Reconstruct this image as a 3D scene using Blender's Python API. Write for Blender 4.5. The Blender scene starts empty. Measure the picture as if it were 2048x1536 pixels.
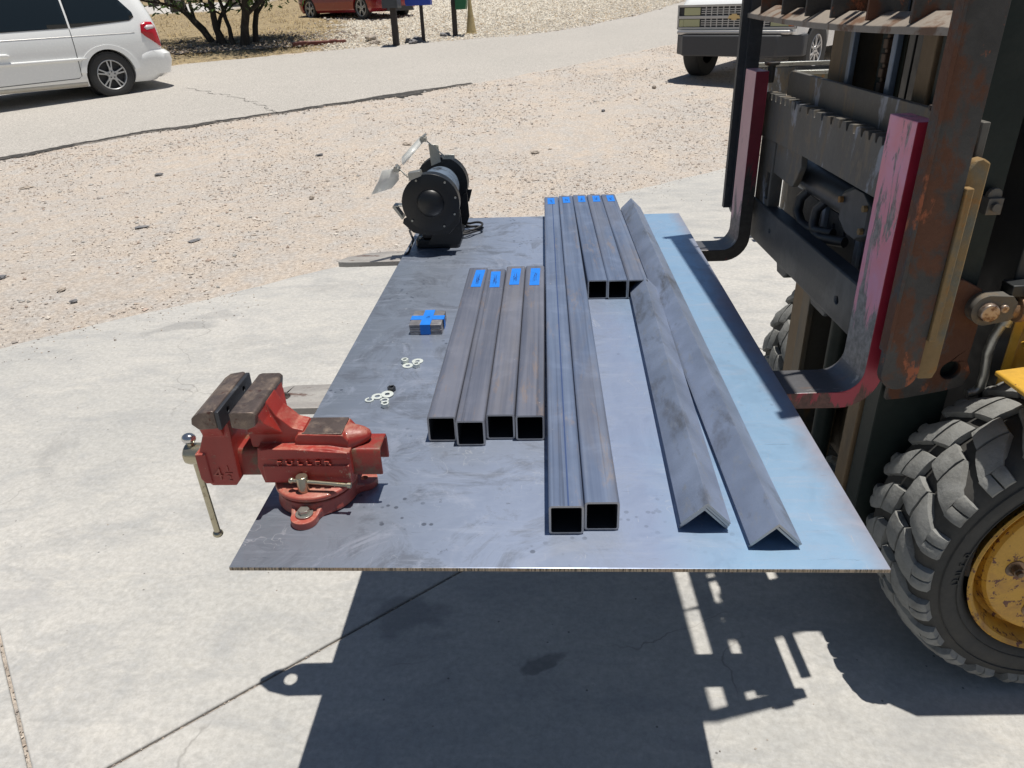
import bpy, bmesh, math, random
import numpy as np
from mathutils import Vector, Matrix, noise
from mathutils.geometry import tessellate_polygon
S = bpy.context.scene
C = S.collection
R = math.radians
PI = math.pi
rng = random.Random(7)

# ------------------------------------------------------------------ camera
cam = bpy.data.cameras.new('camera'); co = bpy.data.objects.new('camera', cam); C.objects.link(co)
S.camera = co
cam.sensor_width = 36; cam.lens = 36 * 1467.7 / 2048; cam.clip_start = .05; cam.clip_end = 600
yaw, pit, rol = R(-3.6044), R(27.8431), R(-2.3009)
fw = Vector((math.sin(yaw) * math.cos(pit), math.cos(yaw) * math.cos(pit), -math.sin(pit)))
rt = Vector((math.cos(yaw), -math.sin(yaw), 0)); up = rt.cross(fw)
r2 = rt * math.cos(rol) + up * math.sin(rol); u2 = up * math.cos(rol) - rt * math.sin(rol)
m = Matrix((r2, u2, -fw)).transposed().to_4x4(); m.translation = Vector((.4615, -.7782, 1.501))
co.matrix_world = m

# ------------------------------------------------------------------ light
SUN = Vector((.143, .045, 1)).normalized()
el = math.asin(SUN.z); az = math.atan2(SUN.x, SUN.y)
w = bpy.data.worlds.new('World'); S.world = w; w.use_nodes = True
nt = w.node_tree; bg = nt.nodes['Background']
sk = nt.nodes.new('ShaderNodeTexSky'); sk.sky_type = 'NISHITA'; sk.sun_disc = False
sk.sun_elevation = el; sk.sun_rotation = az; sk.air_density = 1.0; sk.dust_density = .6; sk.ozone_density = 1.2
nt.links.new(sk.outputs[0], bg.inputs[0]); bg.inputs[1].default_value = .055
sl = bpy.data.lights.new('sun', 'SUN'); sl.energy = 5.0; sl.angle = R(.5); sl.color = (1, .955, .88)
so = bpy.data.objects.new('sun', sl); C.objects.link(so); so.rotation_euler = SUN.to_track_quat('Z', 'Y').to_euler()
so.location = (0, 0, 20)
S.view_settings.view_transform = 'Standard'; S.view_settings.look = 'None'
S.view_settings.exposure = 0.0; S.view_settings.gamma = 1

# ------------------------------------------------------------------ materials
class NT:
    def __init__(s, name):
        s.m = bpy.data.materials.new(name); s.m.use_nodes = True; s.t = s.m.node_tree
        s.b = s.t.nodes['Principled BSDF']; s.co = s.t.nodes.new('ShaderNodeTexCoord'); s.rand = False
    def n(s, k, **kw):
        o = s.t.nodes.new(k)
        for a, b in kw.items():
            if a in ('ins',):
                for i, v in b.items():
                    if hasattr(v, 'links'): s.t.links.new(v, o.inputs[i])
                    else: o.inputs[i].default_value = v
            else: setattr(o, a, b)
        return o
    def map(s, scale=(1, 1, 1), src='Object', rot=(0, 0, 0), loc=(0, 0, 0)):
        v = s.co.outputs[src]
        if s.rand:
            oi = s.n('ShaderNodeObjectInfo'); r_ = s.math('MULTIPLY', oi.outputs['Random'], 37.)
            cb = s.n('ShaderNodeCombineXYZ', ins={0: r_, 1: r_, 2: r_}); v = s.n('ShaderNodeVectorMath', operation='ADD', ins={0: v, 1: cb.outputs[0]}).outputs[0]
        return s.n('ShaderNodeMapping', ins={0: v, 1: loc, 2: rot, 3: scale}).outputs[0]
    def noise(s, vec, scale, detail=6, rough=.6, dist=0):
        return s.n('ShaderNodeTexNoise', ins={'Vector': vec, 'Scale': scale, 'Detail': detail, 'Roughness': rough, 'Distortion': dist}).outputs[0]
    def ramp(s, fac, lo, hi, a=0., b=1.):
        o = s.n('ShaderNodeMapRange', ins={0: fac, 1: lo, 2: hi, 3: a, 4: b}); return o.outputs[0]
    def mix(s, fac, a, b, mode='MIX'):
        o = s.n('ShaderNodeMix', data_type='RGBA', blend_type=mode)
        for i, v in ((0, fac), (6, a), (7, b)):
            if hasattr(v, 'links'): s.t.links.new(v, o.inputs[i])
            else: o.inputs[i].default_value = v if i == 0 else (*v, 1)
        return o.outputs[2]
    def math(s, op, a, b=0.):
        o = s.n('ShaderNodeMath', operation=op, ins={0: a, 1: b}); return o.outputs[0]
    def set(s, **kw):
        for k, v in kw.items():
            k = {'color': 'Base Color', 'rough': 'Roughness', 'metal': 'Metallic', 'normal': 'Normal', 'spec': 'Specular IOR Level', 'coat': 'Coat Weight', 'alpha': 'Alpha', 'trans': 'Transmission Weight'}[k]
            if hasattr(v, 'links'): s.t.links.new(v, s.b.inputs[k])
            else: s.b.inputs[k].default_value = (*v, 1) if k == 'Base Color' else v
    def bump(s, h, strength=.3, dist=.002, prev=None):
        ins = {'Height': h, 'Strength': strength, 'Distance': dist}
        if prev is not None: ins['Normal'] = prev
        o = s.n('ShaderNodeBump', ins=ins); return o.outputs[0]

def surf(name, col, col2=None, lo=.5, hi=.6, sc=8, stretch=(1, 1, 1), rough=.6, rough2=None, metal=0., metal2=None, var=.12,
         vsc=3, bump=.15, bsc=60, bdist=.002, spec=.5, detail=8, col3=None, lo3=.58, hi3=.62, sc3=20, speck=0, coat=0):
    k = NT(name); k.rand = name in ('angle_steel', 'plate_steel', 'rusty_steel', 'stone', 'dark_stone'); v = k.map(stretch); vo = k.map()
    n1 = k.noise(v, sc, detail, .65, .3)
    nv = k.noise(vo, vsc, 5)
    c = k.mix(k.ramp(nv, .3, .7), tuple(x * (1 - var) for x in col), tuple(min(1, x * (1 + var)) for x in col))
    f = k.ramp(n1, lo, hi)
    if col2:
        c = k.mix(f, c, col2)
    if col3:
        f3 = k.ramp(k.noise(k.map(stretch, loc=(3, 5, 7)), sc3, 6, .7), lo3, hi3); c = k.mix(f3, c, col3)
    fine = k.noise(vo, bsc, 6, .7)
    c = k.mix(k.ramp(fine, .3, .75, .0, .35), c, k.mix(.5, c, (0, 0, 0)))
    rg = k.ramp(nv, .2, .8, rough - .07, rough + .07)
    if rough2 is not None: rg = k.ramp(f, 0, 1, rough, rough2)
    k.set(color=c, rough=rg, spec=spec, coat=coat)
    k.set(metal=metal if metal2 is None else k.ramp(f, 0, 1, metal, metal2))
    if bump: k.set(normal=k.bump(fine, bump, bdist))
    return k.m

def plain(name, col, rough=.5, metal=0, **kw):
    k = NT(name); k.set(color=col, rough=rough, metal=metal)
    for a, b in kw.items():
        if a == 'ior': k.b.inputs['IOR'].default_value = b
        else: k.set(**{a: b})
    n = k.noise(k.map(), 30, 4); k.set(rough=k.ramp(n, .3, .7, max(0, rough - .06), rough + .06))
    return k.m

# concrete
STAINS = [(-1.50, 2.74, .17, .07, .45, (.22, .22, .22)), (-1.36, 2.86, .16, .05, .35, (.24, .24, .24)), (.07, .70, .07, .055, .5, (.2, .2, .2)), (.37, .53, .05, .03, .6, (.13, .13, .13)), (1.33, .33, .12, .07, .3, (.3, .3, .3)), (-1.2, .75, .3, .12, .28, (.3, .3, .31)), (-.55, .15, .2, .1, .25, (.3, .3, .31))]
def mk_concrete():
    k = NT('concrete'); v = k.map()
    big = k.noise(v, .9, 6, .6, .4); mid = k.noise(k.map((1, 1.8, 1), rot=(0, 0, R(38))), 4.5, 8, .72, .8); fine = k.noise(v, 55, 8, .75)
    c = k.mix(k.ramp(big, .32, .68), (.445, .44, .42), (.56, .54, .505))
    c = k.mix(k.ramp(mid, .47, .70, 0, .65), c, (.36, .365, .365))
    st = k.noise(k.map(loc=(5.2, 3.1, 0)), 1.5, 7, .7, .6)
    c = k.mix(k.ramp(st, .58, .70, 0, .5), c, (.27, .268, .265))
    wr = k.noise(k.map((1, 5, 1), rot=(0, 0, R(25)), loc=(2, 1, 0)), 2.2, 8, .75, 1.2)
    c = k.mix(k.ramp(wr, .55, .7, 0, .4), c, (.66, .62, .55))
    g3 = k.noise(k.map((1, 2.2, 1), rot=(0, 0, R(50)), loc=(8, 8, 0)), 1.7, 10, .78, .5); c = k.mix(k.ramp(g3, .50, .62, 0, .5), c, (.33, .335, .34)); g4 = k.noise(v, 140, 4, .8); c = k.mix(k.ramp(g4, .58, .7, 0, .35), c, (.22, .21, .2))
    c = k.mix(k.ramp(fine, .36, .64), k.mix(.40, c, (.2, .19, .17)), c); m2 = k.noise(k.map(loc=(4, 9, 0)), 13, 9, .8, .6); c = k.mix(k.ramp(m2, .48, .66, 0, .26), c, (.36, .355, .345)); c = k.mix(k.ramp(m2, .28, .40, .2, 0), c, (.70, .67, .62))
    # hairline cracks
    vd = k.noise(v, 2.0, 4, .6)
    vm = k.n('ShaderNodeVectorMath', operation='ADD', ins={0: v, 1: (0, 0, 0)})
    vn = k.n('ShaderNodeTexNoise', ins={'Vector': v, 'Scale': 2.5, 'Detail': 5.})
    sc = k.n('ShaderNodeVectorMath', operation='SCALE', ins={0: vn.outputs['Color'], 'Scale': .5})
    k.t.links.new(sc.outputs[0], vm.inputs[1])
    vo = k.n('ShaderNodeTexVoronoi', feature='DISTANCE_TO_EDGE', ins={'Vector': vm.outputs[0], 'Scale': .75})
    cr = k.ramp(vo.outputs['Distance'], .0, .0035, 1, 0)
    cr = k.math('MULTIPLY', cr, k.ramp(k.noise(v, 1.3, 3), .5, .6))
    c = k.mix(k.math('MULTIPLY', cr, .55), c, (.16, .15, .14))
    # pits
    vp = k.n('ShaderNodeTexVoronoi', ins={'Vector': v, 'Scale': 26.})
    pit_ = k.math('MULTIPLY', k.ramp(vp.outputs['Distance'], .05, .1, 1, 0), k.ramp(k.noise(v, 7, 2), .56, .6))
    c = k.mix(k.math('MULTIPLY', pit_, .75), c, (.1, .095, .09))
    sx = k.n('ShaderNodeSeparateXYZ', ins={0: vm.outputs[0]})
    for (px_, py_, rx, ry, st_, col_) in STAINS:
        dx = k.math('DIVIDE', k.math('SUBTRACT', sx.outputs[0], px_ + .25), rx); dy = k.math('DIVIDE', k.math('SUBTRACT', sx.outputs[1], py_ + .25), ry)
        d_ = k.math('SQRT', k.math('ADD', k.math('MULTIPLY', dx, dx), k.math('MULTIPLY', dy, dy)))
        c = k.mix(k.ramp(d_, .75, 1.1, st_, 0), c, col_)
    # oil spots
    vs = k.n('ShaderNodeTexVoronoi', ins={'Vector': vm.outputs[0], 'Scale': 1.15, 'Randomness': 1.})
    sp = k.math('MULTIPLY', k.ramp(vs.outputs['Distance'], .08, .17, 1, 0), k.ramp(k.noise(k.map(loc=(9, 2, 0)), .9, 2), .5, .58))
    c = k.mix(k.math('MULTIPLY', sp, .42), c, (.2, .195, .185))
    b = k.bump(fine, .35, .002); b = k.bump(mid, .25, .004, b); b = k.bump(pit_, -.6, .003, b)
    k.set(color=c, rough=.85, normal=b, spec=.3)
    return k.m
M = {}
M['concrete'] = mk_concrete()

def mk_ground():
    k = NT('dirt'); v = k.map()
    at = k.n('ShaderNodeVertexColor', layer_name='mask'); sp = k.n('ShaderNodeSeparateColor', ins={0: at.outputs[0]})
    big = k.noise(v, .8, 5, .6, .5); mid = k.noise(v, 5, 8, .75, .3); fine = k.noise(v, 38, 8, .8)
    dirt = k.mix(k.ramp(big, .35, .65), (.53, .465, .405), (.64, .52, .41))
    dirt = k.mix(k.ramp(mid, .42, .62), dirt, (.54, .52, .495))
    tr_ = k.noise(k.map((1, .5, 1), rot=(0, 0, R(-42)), loc=(3, 3, 0)), 3.2, 8, .72, .8)
    dirt = k.mix(k.ramp(tr_, .48, .66, 0, .7), dirt, (.68, .55, .42)); dirt = k.mix(k.ramp(tr_, .30, .44, .5, 0), dirt, (.44, .41, .38))
    dirt = k.mix(k.ramp(fine, .3, .7), k.mix(.72, dirt, (.16, .13, .11)), k.mix(.35, dirt, (.86, .82, .76)))
    straw = k.mix(k.ramp(mid, .38, .6), (.42, .325, .19), (.20, .155, .11))
    straw = k.mix(k.ramp(fine, .42, .6), k.mix(.55, straw, (.05, .04, .03)), k.mix(.35, straw, (.75, .6, .33)))
    grav = k.mix(k.ramp(fine, .35, .62), (.30, .27, .22), (.74, .69, .60))
    grav = k.mix(k.ramp(mid, .5, .7, 0, .4), grav, (.6, .5, .3))
    nz = k.math('MULTIPLY', k.math('SUBTRACT', mid, .5), 1.1)
    c = k.mix(k.ramp(k.math('ADD', sp.outputs[1], nz), .4, .6), dirt, grav)
    c = k.mix(k.ramp(k.math('ADD', sp.outputs[0], nz), .4, .6), c, straw)
    pave = k.mix(k.ramp(fine, .3, .7), (.42, .40, .38), (.56, .53, .5))
    c = k.mix(sp.outputs[2], c, pave)
    vo = k.n('ShaderNodeTexVoronoi', ins={'Vector': v, 'Scale': 30.})
    peb = k.ramp(vo.outputs['Distance'], .1, .5, 1, 0)
    b = k.bump(fine, .8, .012); b = k.bump(mid, .6, .03, b); b = k.bump(peb, .5, .006, b)
    k.set(color=c, rough=.95, normal=b, spec=.15)
    return k.m
M['ground'] = mk_ground()

def mk_road():
    k = NT('asphalt'); v = k.map()
    big = k.noise(v, .5, 5, .6); fine = k.noise(v, 45, 8, .85); mid = k.noise(v, 6, 6, .7)
    c = k.mix(k.ramp(big, .35, .65), (.46, .435, .40), (.53, .495, .455))
    c = k.mix(k.ramp(mid, .35, .7, 0, .45), c, (.45, .425, .40))
    c = k.mix(k.ramp(fine, .36, .68), k.mix(.7, c, (.12, .11, .1)), k.mix(.4, c, (.88, .84, .77)))
    k.set(color=c, rough=.9, normal=k.bump(fine, .7, .006), spec=.2)
    return k.m
M['road'] = mk_road()

def mk_sheet():
    k = NT('mill_scale_sky_tint'); v = k.map()
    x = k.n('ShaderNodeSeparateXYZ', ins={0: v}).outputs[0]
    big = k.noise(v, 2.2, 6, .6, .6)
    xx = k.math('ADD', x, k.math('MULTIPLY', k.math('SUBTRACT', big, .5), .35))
    c = k.mix(k.ramp(xx, .02, .38), (.24, .27, .32), (.37, .43, .56))  # sky reflection painted into the base colour, bluer towards the right edge
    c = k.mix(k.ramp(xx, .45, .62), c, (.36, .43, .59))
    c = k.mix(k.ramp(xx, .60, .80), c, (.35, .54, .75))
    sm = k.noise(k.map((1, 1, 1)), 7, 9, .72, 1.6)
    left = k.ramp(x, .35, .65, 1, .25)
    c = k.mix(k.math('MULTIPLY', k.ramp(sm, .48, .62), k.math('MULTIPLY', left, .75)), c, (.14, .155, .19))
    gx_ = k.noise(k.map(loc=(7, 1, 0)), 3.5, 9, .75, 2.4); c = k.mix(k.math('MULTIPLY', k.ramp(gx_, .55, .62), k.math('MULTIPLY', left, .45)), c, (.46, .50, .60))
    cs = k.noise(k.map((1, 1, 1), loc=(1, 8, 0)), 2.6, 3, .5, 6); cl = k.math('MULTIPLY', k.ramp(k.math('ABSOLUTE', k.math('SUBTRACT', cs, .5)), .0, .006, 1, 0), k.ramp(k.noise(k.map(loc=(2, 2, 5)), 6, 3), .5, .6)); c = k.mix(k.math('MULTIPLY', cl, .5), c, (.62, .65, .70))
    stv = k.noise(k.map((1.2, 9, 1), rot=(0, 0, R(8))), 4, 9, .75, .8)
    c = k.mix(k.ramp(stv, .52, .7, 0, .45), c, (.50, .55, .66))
    # droplets
    vn = k.n('ShaderNodeTexVoronoi', ins={'Vector': v, 'Scale': 55.})
    dr = k.math('MULTIPLY', k.ramp(vn.outputs['Distance'], .18, .24, 1, 0), k.ramp(k.noise(k.map(loc=(4, 4, 0)), 5, 3), .56, .62))
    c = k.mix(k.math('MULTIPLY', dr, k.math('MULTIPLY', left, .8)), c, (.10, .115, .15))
    # light worn scratches
    scn = k.noise(k.map((14, 1.2, 1), rot=(0, 0, R(35))), 9, 6, .8, .5)
    c = k.mix(k.ramp(scn, .66, .7, 0, .5), c, (.6, .62, .66))
    scd = k.noise(k.map((1.5, 16, 1), rot=(0, 0, R(-12)), loc=(2, 0, 0)), 6, 8, .8, 1)
    c = k.mix(k.ramp(scd, .64, .68, 0, .5), c, (.09, .1, .13))
    f1 = k.noise(k.map((40, 2.5, 1), rot=(0, 0, R(-58)), loc=(3, 1, 0)), 7, 4, .7, .3); c = k.mix(k.ramp(f1, .69, .71, 0, .55), c, (.68, .70, .74))
    f2 = k.noise(k.map((2, 50, 1), rot=(0, 0, R(4)), loc=(6, 1, 0)), 6, 4, .7, .2); c = k.mix(k.ramp(f2, .67, .70, 0, .45), c, (.12, .13, .17))
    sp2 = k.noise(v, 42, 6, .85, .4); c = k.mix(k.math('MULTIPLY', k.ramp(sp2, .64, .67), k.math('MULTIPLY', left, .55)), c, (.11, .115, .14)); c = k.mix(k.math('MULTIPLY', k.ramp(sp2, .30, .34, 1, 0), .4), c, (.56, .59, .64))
    # rust bloom close to the right edge
    rs = k.math('MULTIPLY', k.ramp(k.math('ADD', x, k.math('MULTIPLY', k.math('SUBTRACT', k.noise(v, 12, 6), .5), .06)), .87, .915), .55)
    c = k.mix(rs, c, (.42, .30, .28))
    rg = k.ramp(sm, .4, .65, .34, .48)
    fine = k.noise(v, 140, 6, .7)
    b = k.bump(fine, .12, .0006); b = k.bump(big, .10, .004, b)
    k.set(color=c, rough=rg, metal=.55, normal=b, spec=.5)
    return k.m
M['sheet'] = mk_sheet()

def mk_cut():
    k = NT('sheared_edge')
    n = k.noise(k.map((300, 300, 8)), 1, 4, .8, .2)
    n2 = k.noise(k.map(), 9, 3)
    c = k.mix(k.ramp(n, .46, .56), (.40, .33, .25), (.07, .06, .05)); c = k.mix(k.ramp(n2, .5, .65, 0, .6), c, (.35, .24, .15))
    k.set(color=c, rough=.5, metal=.4); return k.m
M['cut'] = mk_cut()

def mk_tube(name, a, b, rust, sy):
    k = NT(name); k.rand = True; v = k.map()
    st = k.noise(k.map((60, sy, 60)), 1, 5, .6, .2); bl = k.noise(v, 9, 7, .7, .5)
    c = k.mix(k.ramp(st, .38, .62), a, b); sk_ = k.noise(k.map((90, sy * .5, 90), loc=(5, 0, 0)), 1, 3, .6); c = k.mix(k.ramp(sk_, .60, .66, 0, .55), c, tuple(x * .5 for x in a)); br_ = k.noise(k.map((7, 1.1, 7), loc=(0, 4, 0)), 1.6, 6, .65, .3); c = k.mix(k.ramp(br_, .50, .64, 0, .28), c, (.255, .225, .205))
    c = k.mix(k.ramp(bl, .55, .75, 0, .35), c, tuple(x * 1.25 for x in b))
    r = k.noise(k.map((14, 2.2, 14), loc=(1, 2, 3)), 2.6, 8, .75, .4)
    c = k.mix(k.ramp(r, .56, .66, 0, .45), c, rust)
    fl = k.noise(v, 90, 4, .8); c = k.mix(k.ramp(fl, .70, .72, 0, .8), c, (.6, .58, .55))
    k.set(color=c, rough=k.ramp(bl, .3, .7, .36, .52), metal=.45, normal=k.bump(st, .06, .001))
    return k.m
M['tube'] = mk_tube('tube_steel', (.14, .155, .205), (.215, .225, .275), (.36, .25, .17), 1.2)
M['tube_blue'] = mk_tube('blue_tube_steel', (.135, .175, .27), (.20, .25, .36), (.34, .27, .22), 1.2)
M['angle'] = surf('angle_steel', (.25, .30, .41), (.14, .15, .175), .54, .68, 13, (1, .45, 1), rough=.42, metal=.4, var=.2, vsc=10, bump=.35, bsc=80,
                  col3=(.27, .30, .36), lo3=.56, hi3=.68, sc3=60)
M['seam_blue'] = plain('weld_seam_blue', (.05, .085, .20), .5, .3)
M['bright'] = plain('cut_steel', (.42, .40, .38), .42, .7)
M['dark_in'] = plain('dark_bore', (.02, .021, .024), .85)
M['zinc'] = plain('zinc_plating', (.66, .70, .66), .36, .25)
M['zinc_dull'] = plain('dull_zinc', (.42, .42, .38), .36, .8)
M['tape'] = surf('blue_tape', (.006, .19, .70), var=.1, vsc=60, rough=.6, bump=.2, bsc=250, bdist=.0004)
M['ink'] = plain('ink', (.02, .03, .12), .6)
M['plate'] = surf('plate_steel', (.27, .26, .27), (.42, .41, .40), .55, .7, 60, rough=.45, metal=.5, var=.25, vsc=30, bump=.2, bsc=200)
def mk_vise(name, base, light):
    k = NT(name); v = k.map()
    n = k.noise(v, 28, 8, .7, .4); n2 = k.noise(v, 9, 4); fine = k.noise(v, 380, 5, .7)
    c = k.mix(k.ramp(n2, .35, .65), base, light)
    geo = k.n('ShaderNodeNewGeometry'); 
    worn = k.math('ADD', geo.outputs['Pointiness'], k.math('MULTIPLY', k.math('SUBTRACT', n, .5), .08))
    c = k.mix(k.ramp(worn, .535, .57, 0, .85), c, (.42, .23, .15))
    c = k.mix(k.ramp(n, .58, .66, 0, .7), c, (.16, .085, .06))
    c = k.mix(k.ramp(k.noise(v, 55, 6, .8), .62, .66, 0, .65), c, (.5, .38, .28))
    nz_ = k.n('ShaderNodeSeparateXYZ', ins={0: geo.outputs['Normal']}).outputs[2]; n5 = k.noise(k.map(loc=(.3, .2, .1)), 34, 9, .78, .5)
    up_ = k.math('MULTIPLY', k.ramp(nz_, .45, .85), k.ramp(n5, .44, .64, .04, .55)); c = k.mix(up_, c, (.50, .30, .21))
    chip = k.noise(k.map(loc=(.9, .2, .4)), 120, 3, .7); c = k.mix(k.ramp(chip, .70, .72, 0, .8), c, (.10, .06, .05))
    k.set(color=c, rough=k.ramp(n, .3, .7, .36, .6), normal=k.bump(fine, .3, .001), coat=.1)
    return k.m
M['vise_red'] = mk_vise('vise_red', (.24, .018, .013), (.35, .034, .025))
M['vise_base'] = mk_vise('vise_base_red', (.31, .050, .038), (.40, .085, .062))
M['vise_letters'] = surf('vise_letters', (.38, .075, .055), rough=.4, bump=.1)
M['slide_red'] = surf('slide_red', (.26, .028, .02), (.17, .09, .055), .5, .62, 28, rough=.45, var=.15, bump=.2, bsc=250, col3=(.42, .30, .2), lo3=.64, hi3=.7, sc3=30)
M['jaw'] = surf('worn_iron', (.15, .115, .10), (.30, .23, .18), .5, .7, 40, rough=.4, rough2=.55, metal=.55, var=.2, vsc=25, bump=.3, bsc=250, col3=(.10, .04, .03), lo3=.6, hi3=.66, sc3=45)
M['jaw_dark'] = surf('jaw_plate_steel', (.07, .072, .08), (.2, .2, .2), .6, .75, 40, rough=.4, metal=.6, bump=.2, bsc=300)
M['brass'] = surf('plated_handle', (.50, .46, .34), (.20, .15, .08), .58, .7, 60, rough=.28, rough2=.55, metal=.85, bump=.1, bsc=200)
M['chrome'] = plain('polished_steel', (.60, .60, .60), .18, .95)
M['black_paint'] = surf('black_paint', (.006, .007, .009), (.05, .05, .05), .62, .75, 40, rough=.42, var=.2, bump=.15, bsc=300)
M['motor'] = surf('dusty_motor', (.16, .21, .28), (.03, .035, .045), .50, .62, 35, rough=.45, metal=.3, bump=.2, bsc=300)
M['cord'] = plain('rubber_cord', (.02, .02, .022), .6)
M['galv'] = surf('galvanised', (.42, .42, .39), (.2, .19, .16), .55, .7, 50, rough=.35, metal=.75, bump=.15, bsc=200)
k = NT('clear_plastic'); k.set(color=(.80, .82, .80), rough=.3, trans=.35, alpha=.7); M['shield'] = k.m

# forklift
def mk_paint(name, paint, paint2, bare, zlo, zhi, thr=.62, rough=.42):
    k = NT(name); v = k.map()
    z = k.n('ShaderNodeSeparateXYZ', ins={0: v}).outputs[2]
    n = k.noise(k.map((22, 22, 5)), 1, 9, .75, .6); n2 = k.noise(v, 7, 6, .7, .5); n3 = k.noise(v, 60, 6, .7)
    c = k.mix(k.ramp(n2, .35, .65), paint, paint2)
    low = k.ramp(z, zlo, zhi, .30, 0)
    f = k.ramp(k.math('ADD', n, low), thr, thr + .05)
    c = k.mix(f, c, k.mix(k.ramp(n3, .4, .6), bare, tuple(x * .55 for x in bare)))
    c = k.mix(k.ramp(n3, .66, .7, 0, .7), c, (.18, .06, .05))
    k.set(color=c, rough=k.ramp(f, 0, 1, rough, .6), normal=k.bump(k.math('ADD', n3, k.math('MULTIPLY', f, -.6)), .35, .0012))
    return k.m
M['fork_face'] = mk_paint('pink_faded_paint', (.74, .23, .27), (.70, .29, .42), (.31, .28, .26), .82, 1.0, .515)
M['fork_side'] = mk_paint('red_paint', (.26, .012, .03), (.33, .018, .045), (.12, .05, .04), .75, .84, .66)
M['fork_heel'] = surf('red_oxide_heel', (.30, .06, .04), (.13, .09, .07), .48, .6, 9, rough=.6, bump=.3, bsc=120, var=.2)
M['fork_face2'] = mk_paint('dull_pink_paint', (.64, .34, .36), (.56, .28, .32), (.28, .22, .20), .82, .98, .60)
M['fork_side2'] = mk_paint('maroon_paint', (.14, .010, .022), (.18, .012, .03), (.035, .032, .03), .95, 1.12, .60)
M['fork_blade'] = surf('worn_fork_steel', (.16, .16, .17), (.26, .17, .13), .52, .68, 8, (.5, 1.6, 1), rough=.42, metal=.5, bump=.3, bsc=120, col3=(.4, .38, .36), lo3=.6, hi3=.66, sc3=18)
M['fork_light'] = surf('scuffed_fork_tip_steel', (.34, .32, .30), (.44, .42, .39), .45, .62, 12, (.6, 2, 1), rough=.5, metal=.25, bump=.3, bsc=120, col3=(.16, .10, .08), lo3=.58, hi3=.64, sc3=20)
M['rusty'] = surf('rusty_steel', spec=.18, col=(.085, .08, .075), col2=(.135, .062, .038), lo=.47, hi=.54, sc=10, stretch=(1, 1, .6), rough=.6, metal=.2, var=.25, vsc=7, bump=.45, bsc=90, bdist=.003,
                  col3=(.36, .12, .06), lo3=.6, hi3=.65, sc3=13)
M['bar_worn'] = surf('worn_bar', (.30, .26, .22), (.17, .10, .065), .5, .6, 12, rough=.6, spec=.2, bump=.4, bsc=90)
M['ochre'] = surf('ochre_grime', spec=.18, col=(.27, .18, .085), col2=(.18, .17, .13), lo=.5, hi=.6, sc=8, stretch=(1, 1, .7), rough=.7, var=.2, bump=.4, bsc=90, bdist=.003, col3=(.33, .17, .06), lo3=.56, hi3=.62, sc3=10)
M['carriage'] = surf('greasy_steel', spec=.18, col=(.15, .142, .128), col2=(.32, .335, .37), lo=.56, hi=.60, sc=5.5, stretch=(1.6, 1.6, .6), rough=.55, metal=.25, var=.2, vsc=6, bump=.35, bsc=80, col3=(.20, .165, .125), lo3=.52, hi3=.60, sc3=14)
M['carriage_low'] = surf('dark_grey_steel', spec=.18, col=(.06, .064, .07), col2=(.10, .105, .11), lo=.5, hi=.64, sc=5, rough=.5, metal=.2, bump=.25, bsc=80)
M['mast'] = surf('mast_steel', spec=.18, col=(.085, .08, .07), col2=(.15, .115, .075), lo=.45, hi=.6, sc=5, stretch=(1.5, 1.5, .3), rough=.5, metal=.35, var=.2, bump=.3, bsc=70, col3=(.16, .10, .05), lo3=.58, hi3=.65, sc3=9)
M['mast_brown'] = surf('dusty_mast_rail', spec=.18, col=(.20, .145, .09), col2=(.12, .10, .075), lo=.5, hi=.65, sc=4, stretch=(1.5, 1.5, .3), rough=.6, metal=.2, bump=.3, bsc=70)
M['mast_green'] = surf('dark_green_black', spec=.18, col=(.020, .028, .026), col2=(.035, .04, .036), lo=.5, hi=.7, sc=5, rough=.45, var=.2, bump=.2, bsc=60, col3=(.12, .06, .03), lo3=.66, hi3=.7, sc3=4)
M['rod_blue'] = surf('bluish_rod', (.14, .19, .27), (.1, .1, .1), .5, .7, 10, (1, 1, .3), rough=.4, metal=.5)
M['grease'] = plain('black_grease', (.022, .022, .024), .42)
M['chain'] = surf('chain_steel', (.10, .065, .045), rough=.55, metal=.4, bump=.3)
M['yellow'] = surf('machine_yellow', (.62, .36, .045), (.52, .30, .05), .5, .65, 6, rough=.45, var=.08, bump=.15, bsc=90, col3=(.16, .055, .03), lo3=.66, hi3=.69, sc3=26)
M['rim_yellow'] = surf('rim_yellow', (.60, .33, .04), (.44, .22, .045), .48, .62, 7, rough=.5, var=.10, bump=.25, bsc=150, col3=(.13, .042, .025), lo3=.565, hi3=.59, sc3=46)
M['rubber'] = surf('dusty_rubber', (.058, .058, .056), (.085, .08, .072), .45, .65, 6, rough=.8, var=.15, bump=.25, bsc=110, spec=.3)
M['tread'] = surf('dusty_tread', (.27, .272, .262), (.20, .20, .19), .5, .65, 15, rough=.85, var=.12, bump=.7, bsc=70, bdist=.004, spec=.25)
M['body_black'] = plain('black_enamel', (.018, .02, .022), .45)
M['rusty_pin'] = surf('worn_pin', (.42, .34, .28), (.16, .09, .06), .48, .6, 60, rough=.35, metal=.7, bump=.2, bsc=200)
M['cyl_orange'] = surf('grimy_cylinder', (.30, .18, .10), (.12, .08, .05), .5, .6, 18, rough=.45, metal=.3, bump=.3)

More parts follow.
